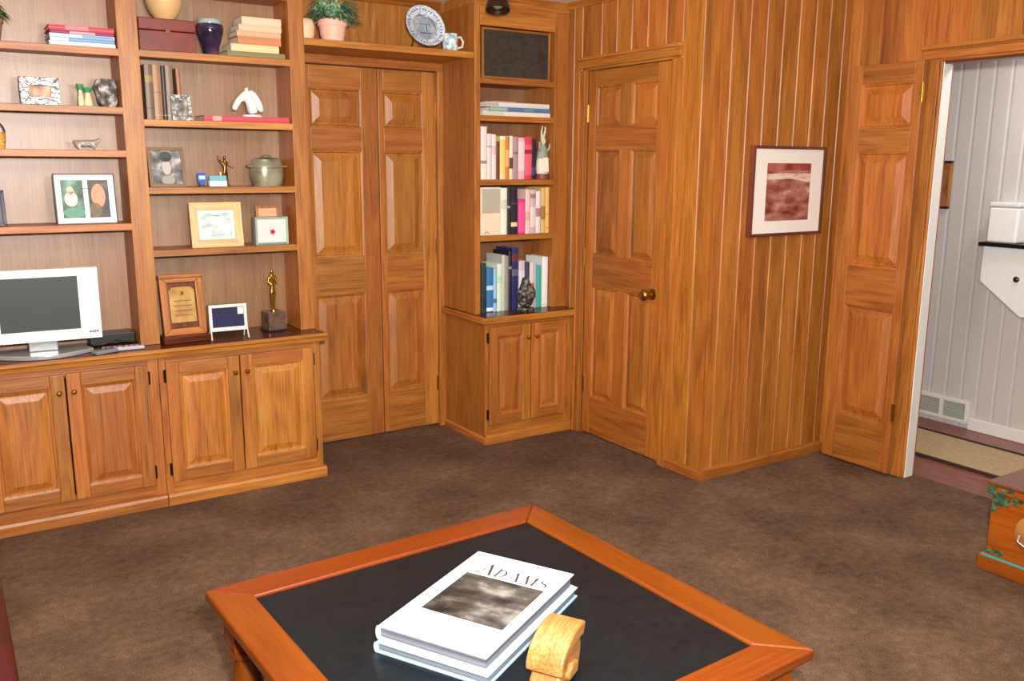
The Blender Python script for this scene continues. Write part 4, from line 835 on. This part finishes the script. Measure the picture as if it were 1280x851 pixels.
# ------------------------------------------------------------------ framed print on the wall
v = thing('framed_print', 'framed reddish landscape print with white mat on the oak board wall', 'picture', (.487, -.0005, 1.412))
w, h = .527, .432; fw = .014
fm, fmx = wood('z', 'walnut'), wood('x', 'walnut')
b = MB()
W2, H2 = w/2, h/2
b.prism([(-W2, -H2), (W2, -H2), (W2-fw, -H2+fw), (-W2+fw, -H2+fw)], 'y', -.03, 0, fmx); b.prism([(-W2, H2), (W2, H2), (W2-fw, H2-fw), (-W2+fw, H2-fw)], 'y', -.03, 0, fmx)
b.prism([(-W2, -H2), (-W2+fw, -H2+fw), (-W2+fw, H2-fw), (-W2, H2)], 'y', -.03, 0, fm); b.prism([(W2, -H2), (W2-fw, -H2+fw), (W2-fw, H2-fw), (W2, H2)], 'y', -.03, 0, fm)
b.build('frame', v, bevel=.002)
b = MB(); b.box(-W2+fw, W2-fw, -.020, -.012, -H2+fw, H2-fw, paint((232, 224, 216), .6)); b.build('mat', v)
b = MB(); b.box(-.158, .160, -.0215, -.0205, -.143, .135, mottled('red_landscape_print', [(92, 36, 30), (142, 74, 62), (166, 112, 98), (200, 164, 146)], scale=9., stretch=(1, 1, 2.6), rough=.5, detail=5.)); 
b.add([(-.158, -.0218, .056), (.02, -.0218, .060), (.160, -.0218, .040), (.160, -.0218, .086), (.03, -.0218, .088), (-.158, -.0218, .084)], [(0, 1, 4, 5), (1, 2, 3, 4)], mottled('pale_print_band', [(170, 104, 92), (214, 184, 166), (222, 200, 184)], scale=16., stretch=(1, 1, 3), rough=.6))
b.box(-.158, .16, -.0219, -.0217, .10, .135, mottled('red_sky_band', [(120, 42, 38), (160, 76, 66), (180, 110, 98)], scale=12., rough=.5))
b.build('picture', v)
# ------------------------------------------------------------------ coffee table
TZ = .45; ROT = radians(2.4)
cL, cT, cR_ = Vector((-2.572, -.784)), Vector((-1.52, -.745)), Vector((-1.468, -1.821))
ctr = (cL+cR_)/2
tbl = thing('coffee_table', 'square wooden coffee table with black inset top in the foreground', 'table', (ctr.x, ctr.y, 0), ROT)
A, Bq = 1.058/2, 1.078/2; fwid = .098
tx, ty_ = wood('x', 'table'), wood('y', 'table')
b = MB(); zt0, zt1 = TZ-.028, TZ
b.prism([(-A, -Bq), (A, -Bq), (A-fwid, -Bq+fwid), (-A+fwid, -Bq+fwid)], 'z', zt0, zt1, tx, .45); b.prism([(-A, Bq), (A, Bq), (A-fwid, Bq-fwid), (-A+fwid, Bq-fwid)], 'z', zt0, zt1, tx, .55)
b.prism([(-A, -Bq), (-A+fwid, -Bq+fwid), (-A+fwid, Bq-fwid), (-A, Bq)], 'z', zt0, zt1, ty_, .35); b.prism([(A, -Bq), (A-fwid, -Bq+fwid), (A-fwid, Bq-fwid), (A, Bq)], 'z', zt0, zt1, ty_, .5)
b.build('frame', tbl, bevel=.006, seg=3)
b = MB(); b.box(-A+fwid-.002, A-fwid+.002, -Bq+fwid-.002, Bq-fwid+.002, TZ-.02, TZ-.009, mottled('black_leatherette', [(10, 15, 18), (13, 19, 23), (16, 23, 27)], scale=40., rough=.32, spec=.3)); b.build('inset', tbl)
b = MB(); i_ = .045; z0, z1 = TZ-.105, TZ-.029
for (xa, xb, ya, yb_, mm) in ((-A+i_, A-i_, -Bq+i_, -Bq+i_+.022, tx), (-A+i_, A-i_, Bq-i_-.022, Bq-i_, tx), (-A+i_, -A+i_+.022, -Bq+i_+.022, Bq-i_-.022, ty_), (A-i_-.022, A-i_, -Bq+i_+.022, Bq-i_-.022, ty_)): b.box(xa, xb, ya, yb_, z0, z1, mm)
for (xa, xb, ya, yb_, mm) in ((-A+.03, A-.03, -Bq+.03, -Bq+.045, tx), (-A+.03, A-.03, Bq-.045, Bq-.03, tx), (-A+.03, -A+.045, -Bq+.045, Bq-.045, ty_), (A-.045, A-.03, -Bq+.045, Bq-.045, ty_)): b.box(xa, xb, ya, yb_, TZ-.046, TZ-.0285, mm)
b.build('apron', tbl, bevel=.003)
tz = wood('z', 'table')
for sx in (-1, 1):
    for sy in (-1, 1):
        cx, cy = sx*(A-.075), sy*(Bq-.075); b = MB()
        b.box(cx-.042, cx+.042, cy-.042, cy+.042, TZ-.135, TZ-.0285, tz)
        b.lathe([(.03, TZ-.135), (.043, TZ-.15), (.043, TZ-.162), (.028, TZ-.175), (.034, TZ-.2), (.042, TZ-.26), (.036, TZ-.32), (.026, TZ-.35), (.038, TZ-.362), (.038, TZ-.376), (.026, TZ-.388), (.032, TZ-.41), (.036, TZ-.43), (.028, .0)], (cx, cy, 0), tz, 24)
        b.build('leg', tbl, bevel=0, smooth=True)
# ---- books on the table
ang = radians(-61.3); Au = Vector((cos(ang), sin(ang))); Av = Vector((-sin(ang), cos(ang)))
bw_, bh_ = .288, .452; TL = Vector((-1.910, -1.052))
def coffee_book(label, z0, t, du, dv, sc, rgb, spine):
    c = TL+Au*(bw_/2+du)-Av*(bh_/2-dv)
    o = thing('book', label, 'book', (c.x, c.y, z0), ang, 'books on the coffee table')
    w, h = bw_*sc, bh_*sc; m = paint(rgb, .18, name='glossy_cover_%d' % rgb[2])
    b = MB(); b.box(-w/2, w/2, -h/2, h/2, 0, .0028, m); b.box(-w/2, w/2, -h/2, h/2, t-.0028, t, m); k = 8
    b.prism([(-w/2+.004, 0)]+[(-w/2-.004*sin(pi*i/k), t*i/k) for i in range(k+1)]+[(-w/2+.004, t)], 'y', -h/2, h/2, spine)
    b.build('cover', o, smooth=True, angle=30)
    b = MB(); b.box(-w/2+.004, w/2-.006, -h/2+.009, h/2-.008, .003, t-.003, mottled('shaded_page_block', [(44, 47, 56), (92, 96, 106), (150, 154, 162)], scale=3., stretch=(.2, .2, 120), rough=.7)); b.build('pages', o)  # striped page edges, colour darkened to carry the shade between the covers
    return o
coffee_book('large white and pale blue book, lower of the two on the coffee table', TZ-.0087, .026, .006, -.004, 1.03, (160, 190, 214), paint((176, 196, 216), .3))
ob = coffee_book('large white photography book with grey landscape cover, on top of the pale blue book', TZ+.0178, .034, 0, 0, 1., (212, 212, 210), paint((208, 208, 210), .2)); zt = .034
ob2 = ob
b = MB(); X = lambda u: -bw_/2+u
Yv = lambda v_: bh_/2+v_
b.box(X(.042), X(.262), Yv(-.335), Yv(-.122), zt-.0005, zt+.0004, mottled('grey_mountain_photo', [(18, 17, 16), (50, 47, 44), (82, 77, 72), (140, 136, 130)], scale=11., stretch=(1, 1.8, 1), rough=.25, detail=7.)); b.build('cover_photo', ob)
# serif lettering built from strokes
ink = paint((60, 60, 62), .5, name='cover_ink'); ink2 = paint((130, 130, 132), .5)
def glyph(b, ch, x, y, s, mat, z, th=.13, tn=.045):
    def stroke(p, q, w):
        d = (Vector(q)-Vector(p)); n = Vector((-d.y, d.x)).normalized()*w/2
        b.add([(x+s*(a.x), y+s*(a.y), z) for a in (Vector(p)-n, Vector(q)-n, Vector(q)+n, Vector(p)+n)], [(0, 1, 2, 3)], mat)
    def serif(cx, cy, w=.24): stroke((cx-w/2, cy), (cx+w/2, cy), tn)
    if ch == 'A':
        stroke((.08, 0), (.38, 1), tn*1.2); stroke((.36, 1), (.68, 0), th); stroke((.2, .36), (.54, .36), tn); serif(.08, .02); serif(.68, .02); return .78
    if ch == 'D':
        stroke((.16, 0), (.16, 1), th); pts = [(.16+.46*sin(pi*i/10), .5-.48*cos(pi*i/10)) for i in range(11)]
        for i in range(10): stroke(pts[i], pts[i+1], tn+(th-tn)*sin(pi*(i+.5)/10)**2)
        serif(.12, .02); serif(.12, .98); return .76
    if ch == 'M':
        stroke((.12, 0), (.14, 1), tn*1.2); stroke((.14, 1), (.44, .05), th); stroke((.44, .05), (.74, 1), tn*1.2); stroke((.76, 0), (.74, 1), th); serif(.12, .02); serif(.76, .02); return .92
    if ch == 'S':
        pts = []
        for i in range(9): a = radians(30+i*240/8); pts.append((.3+.19*cos(a), .74+.22*sin(a)))
        for i in range(9): a = radians(90-i*240/8); pts.append((.3+.22*cos(a), .27+.25*sin(a)))
        for i in range(len(pts)-1): t = i/(len(pts)-1); stroke(pts[i], pts[i+1], tn+(th-tn)*sin(pi*t)**3)
        return .58
    if ch == 'N':
        stroke((.12, 0), (.12, 1), tn*1.2); stroke((.12, 1), (.64, 0), th); stroke((.64, 0), (.64, 1), tn*1.2); serif(.1, .02); serif(.64, .98); return .78
    if ch == 'E':
        stroke((.14, 0), (.14, 1), th); stroke((.14, .02), (.5, .02), tn*1.3); stroke((.14, .98), (.5, .98), tn*1.3); stroke((.14, .52), (.4, .52), tn*1.3); return .58
    if ch == 'L':
        stroke((.14, 0), (.14, 1), th); stroke((.14, .02), (.5, .02), tn*1.3); return .56
def word(b, txt, x, y, s, mat, z, first=1., gap=.04):
    for i, ch in enumerate(txt):
        q = s*first if i == 0 else s
        x += glyph(b, ch, x, y, q, mat, z)*q+gap*s
    return x
b = MB(); word(b, 'ADAMS', X(.060), Yv(-.112), .046, ink, zt+.0006, 1.25, .07); b.build('title', ob)
b = MB(); word(b, 'ANSEL', X(.022), Yv(-.086), .0125, ink2, zt+.0006, 1., .05); b.build('author_line', ob)
# ---- carved wood block on the table
ca = radians(-149)
cv = thing('wood_carving', 'light carved wooden piece with arched top beside the books on the coffee table', 'wood carving', (-2.030, -1.578, TZ-.0088), ca)
cw = wood('x', 'carved')
b = MB(); n = 14; top = []; bot = []
for i in range(n+1):
    a = radians(112-118*i/n); top.append((-.040+.100*cos(a), .046+.066*sin(a))); bot.append((-.040+.066*cos(a), .046+.036*sin(a)))
b.prism(top+bot[::-1], 'y', -.042, .043, cw, .62)
b.build('arched_block', cv, bevel=.007, seg=3, smooth=True, angle=50)
b = MB(); b.prism([(-.062, 0), (.056, 0), (.060, .018), (.040, .034), (.030, .060), (.016, .074), (-.030, .100), (-.066, .092), (-.074, .050)], 'y', -.034, .034, cw, .3); b.build('foot_block', cv, bevel=.006, seg=3, smooth=True, angle=50)
b = MB(); b.prism([(-.03, .012), (.02, .012), (.028, .03), (.0, .045), (-.03, .04)], 'y', .030, .046, cw, .5); b.build('side_lug', cv, bevel=.006, seg=3)
# ------------------------------------------------------------------ red leather seat at the left edge
RL = mottled('dark_red_leather_seat', [(44, 6, 8), (58, 9, 11), (70, 14, 15)], scale=7., rough=.4)
v = thing('leather_ottoman', 'dark red leather ottoman at the lower left photo edge', 'ottoman', (-3.32, -.66, 0))
b = MB(); b.box(-.315, .315, -.56, .555, .30, .455, RL); b.build('cushion', v, bevel=.035, seg=4, smooth=True)
b = MB(); b.box(-.30, .30, -.54, .54, .09, .305, RL); b.build('base', v, bevel=.015, seg=3)
for sx in (-1, 1):
    for sy in (-1, 1):
        b = MB(); b.lathe([(.022, 0), (.03, .05), (.032, .095)], (sx*.25, sy*.48, 0), wood('z', 'walnut'), 16); b.build('leg', v, smooth=True)
# ------------------------------------------------------------------ painted chest by the doorway
chz, chx, chy = wood('z', 'chest'), wood('x', 'chest'), wood('y', 'chest')
v = thing('wooden_chest', 'orange wooden chest painted with green ivy at the right photo edge', 'chest', (.235, -1.30, 0))
cw_, cl = .46, .60
b = MB(); b.box(0.006, cl, -cw_, 0, .06, .318, chy); b.build('body', v, bevel=.004)
b = MB(); b.prism([(-.012, 0), (cl+.01, 0), (cl+.01, .066), (0.0, .066)] if False else [(-.014, .022), (cl+.012, .022), (cl+.012, -cw_-.022), (-.014, -cw_-.022)], 'z', 0.0, .062, chy); b.build('plinth', v, bevel=.006)
b = MB(); b.box(-.012, cl+.012, -cw_-.012, .012, .3185, .345, chy); b.build('lid_edge', v, bevel=.004)
b = MB(); b.box(-.016, cl+.016, -cw_-.016, .016, .3455, .360, wood('x', 'walnut')); b.build('lid', v, bevel=.004)
b = MB(); b.box(-.0165, -.0065, -cw_-.018, .006, .0622, .0680, paint((60, 150, 150), .5)); b.build('painted_band', v)
b = MB(); rnd = random.Random(4)
ivy = [mottled('ivy_paint', [(20, 52, 34), (36, 76, 50), (90, 120, 70)], scale=60., rough=.6)]
def ivyleaf(cy, cz, s, a, x=-.0010):
    pts = [(0, 1), (.35, .45), (.95, .4), (.5, 0), (.7, -.6), (.15, -.45), (0, -.8), (-.15, -.45), (-.7, -.6), (-.5, 0), (-.95, .4), (-.35, .45)]
    b.add([(x, cy+s*(p*cos(a)-q*sin(a)), cz+s*(p*sin(a)+q*cos(a))) for p, q in pts]+[(x-.0008, cy, cz)], [(i, (i+1) % 12, 12) for i in range(12)], ivy[0])
for i in range(34):
    t = rnd.random(); yy = -.010-.13*t*rnd.random(); zz = .312-.07*(1-t)*rnd.random(); ivyleaf(yy, zz, rnd.uniform(.009, .015), rnd.uniform(0, 6), .0048)
for i in range(26): ivyleaf(rnd.uniform(-.10, .008), rnd.uniform(.318, .345), rnd.uniform(.008, .012), rnd.uniform(0, 6), -.0135)
for i in range(14): ivyleaf(rnd.uniform(-.07, .0), rnd.uniform(.072, .088), rnd.uniform(.008, .012), rnd.uniform(0, 6), -.0160 if False else .0045)
b.build('painted_ivy', v)
b = MB(); hy, hz = -.175, .195
b.lathe([(.0005, 0), (.075, 0), (.075, .008), (.068, .014), (.0005, .016)], (0, 0, 0), wood('y', 'carved'), 28); b.v = [(-z_+.006, x_+hy, y_+hz) for x_, y_, z_ in b.v]; b.build('handle_boss', v, smooth=True)
b = MB(); b.tube([(-.012, hy+.05, hz-.01), (-.03, hy+.045, hz-.028), (-.036, hy, hz-.045), (-.03, hy-.045, hz-.028), (-.012, hy-.05, hz-.01)], .006, paint((196, 190, 180), .25, .9)); b.build('handle', v, smooth=True)
# ------------------------------------------------------------------ hall things
b = MB(); b.box(1.315, 1.74, -2.5, .85, .0, .008, mottled('beige_runner_weave', [(170, 144, 108), (180, 154, 118), (188, 162, 126)], scale=60., rough=.95, spec=.1))
rn = thing('runner_rug', 'long beige runner rug with dark edges on the hall floor', 'rug', (0, 0, 0)); b.build('rug', rn)
b = MB(); b.box(1.285, 1.3148, -2.5, .85, .0, .009, paint((48, 22, 22), .9)); b.box(1.7402, 1.775, -2.5, .85, .0, .009, paint((48, 22, 22), .9)); b.build('border', rn)
vt = thing('vent_grille', 'white floor level air vent with two louvred panels on the hall wall', 'vent', (1.9995, -.04, .0))
b = MB(); y0, y1, z0, z1 = -.17, .17, .032, .168; fx = -.016
for (ya, yb_, za, zc) in ((y0, y1, z1-.02, z1), (y0, y1, z0, z0+.016), (y0, y0+.02, z0+.016, z1-.02), (y1-.02, y1, z0+.016, z1-.02), (-.012, .012, z0+.016, z1-.02)): b.box(fx, 0, ya, yb_, za, zc, white)
b.build('frame', vt, bevel=.002)
for (ya, yb_) in ((y0+.021, -.0125), (.0125, y1-.021)):
    b = MB()
    for k in range(9):
        zc = z0+.020+k*(z1-z0-.044)/8.; b.box(fx+.004, -.002, ya, yb_, zc-.0025, zc+.0035, paint((190, 192, 184), .5))
    b.box(-.002, -.001, ya, yb_, z0+.017, z1-.021, paint((140, 142, 136), .7)); b.build('louvre', vt)
hb_ = MB(); 
pf = thing('hall_picture', 'small brown framed picture on the pale hall wall, partly behind the jamb', 'picture', (1.9995, .165, 1.43))
b = MB(); b.box(-.02, 0, -.12, .12, .125, .14, paint((40, 28, 22), .4)); b.box(-.02, 0, -.12, .12, -.14, -.125, paint((40, 28, 22), .4)); b.box(-.02, 0, -.12, -.105, -.125, .125, wood('z', 'oak')); b.box(-.02, 0, .105, .12, -.125, .125, wood('z', 'oak')); b.build('frame', pf, bevel=.002)
b = MB(); b.box(-.012, -.004, -.105, .105, -.125, .125, mottled('brown_hall_print', [(120, 72, 44), (160, 104, 66), (184, 130, 90)], scale=12.)); b.build('print', pf)
# white wall desk / shelf with box
hs = thing('wall_bracket_desk', 'white wall mounted desk with thin black top and slanted underside in the hall', 'wall desk', (1.9995, -.24, 1.10))
wp2 = paint((232, 232, 230), .35)
b = MB(); b.prism([(.0, 0), (.0, -.20), (-.24, -.375), (-.50, -.375), (-.50, 0)], 'x', -.10, 0, wp2); b.build('body', hs, bevel=.003)
b = MB(); b.box(-.13, 0, -.52, .012, .0005, .022, paint((22, 20, 20), .3)); b.build('top', hs, bevel=.002)
b = MB(); b.lathe([(.0005, 0), (.016, 0), (.016, .008), (.008, .014), (.0005, .015)], (0, 0, 0), paint((30, 30, 30), .3), 16); b.v = [(-.10-z_, x_-.205, y_-.17) for x_, y_, z_ in b.v]; b.build('knob', hs, smooth=True)
hbx = thing('white_canister', 'white rounded box standing on the black topped hall desk', 'box', (1.94, -.33, 1.1228))
b = MB(); b.box(-.05, .055, -.09, .075, 0, .195, wp2); b.build('body', hbx, bevel=.012, seg=3)
b = MB(); b.box(-.052, .057, -.092, .077, .196, .222, paint((222, 222, 216), .4)); b.build('lid', hbx, bevel=.008, seg=3)
# ------------------------------------------------------------------ light
W = bpy.data.worlds.new('world'); SC.world = W; W.use_nodes = True
wn = W.node_tree; bg = wn.nodes['Background']; bg.inputs[1].default_value = .45
wtc = N(wn, 'ShaderNodeTexCoord'); wsx = N(wn, 'ShaderNodeSeparateXYZ'); L(wn, wtc.outputs['Generated'], wsx.inputs[0])
wr = ramp(wn, [(.36, (.10, .075, .06, 1)), (.50, (.55, .54, .53, 1)), (.66, (1., .98, .96, 1))]); wm = N(wn, 'ShaderNodeMath', operation='MULTIPLY_ADD'); wm.inputs[1].default_value = .5; wm.inputs[2].default_value = .5
L(wn, wsx.outputs['Z'], wm.inputs[0]); L(wn, wm.outputs[0], wr.inputs['Fac']); L(wn, wr.outputs[0], bg.inputs[0])
def area(name, loc, target, size, e, col=(1, 1, 1), shape='SQUARE', sy=None):
    l = bpy.data.lights.new(name, 'AREA'); l.energy = e; l.size = size; l.color = col; l.shape = shape
    if sy: l.size_y = sy
    o = bpy.data.objects.new(name, l); COL.objects.link(o); o.location = loc
    d = Vector(target)-Vector(loc); o.rotation_euler = d.to_track_quat('-Z', 'Y').to_euler(); return o
fl = CAM+R_*.10+U_*.16
area('camera_flash', fl, fl+F_, .10, 180, (1, .97, .92), 'DISK')
area('hall_lamp', (1.5, -.9, 2.38), (1.5, -.9, 0), .4, 16, (1, .98, .96))
area('added_bounce_fill', (-2.3, -1.5, 1.75), (-2.1, -1.2, 2.4), .35, 55, (1, .97, .93))  # unseen fill added to brighten the upper walls by ceiling bounce
area('added_overhead_fill', (-2.2, -1.6, 2.39), (-2.2, -1.6, 0), .5, 25, (1, .97, .93))  # soft downward room fill, added without a known fixture
# ------------------------------------------------------------------ view
SC.view_settings.view_transform = 'Standard'; SC.view_settings.look = 'None'; SC.view_settings.exposure = 0.0; SC.view_settings.gamma = 1.0; SC.view_settings.use_curve_mapping = False
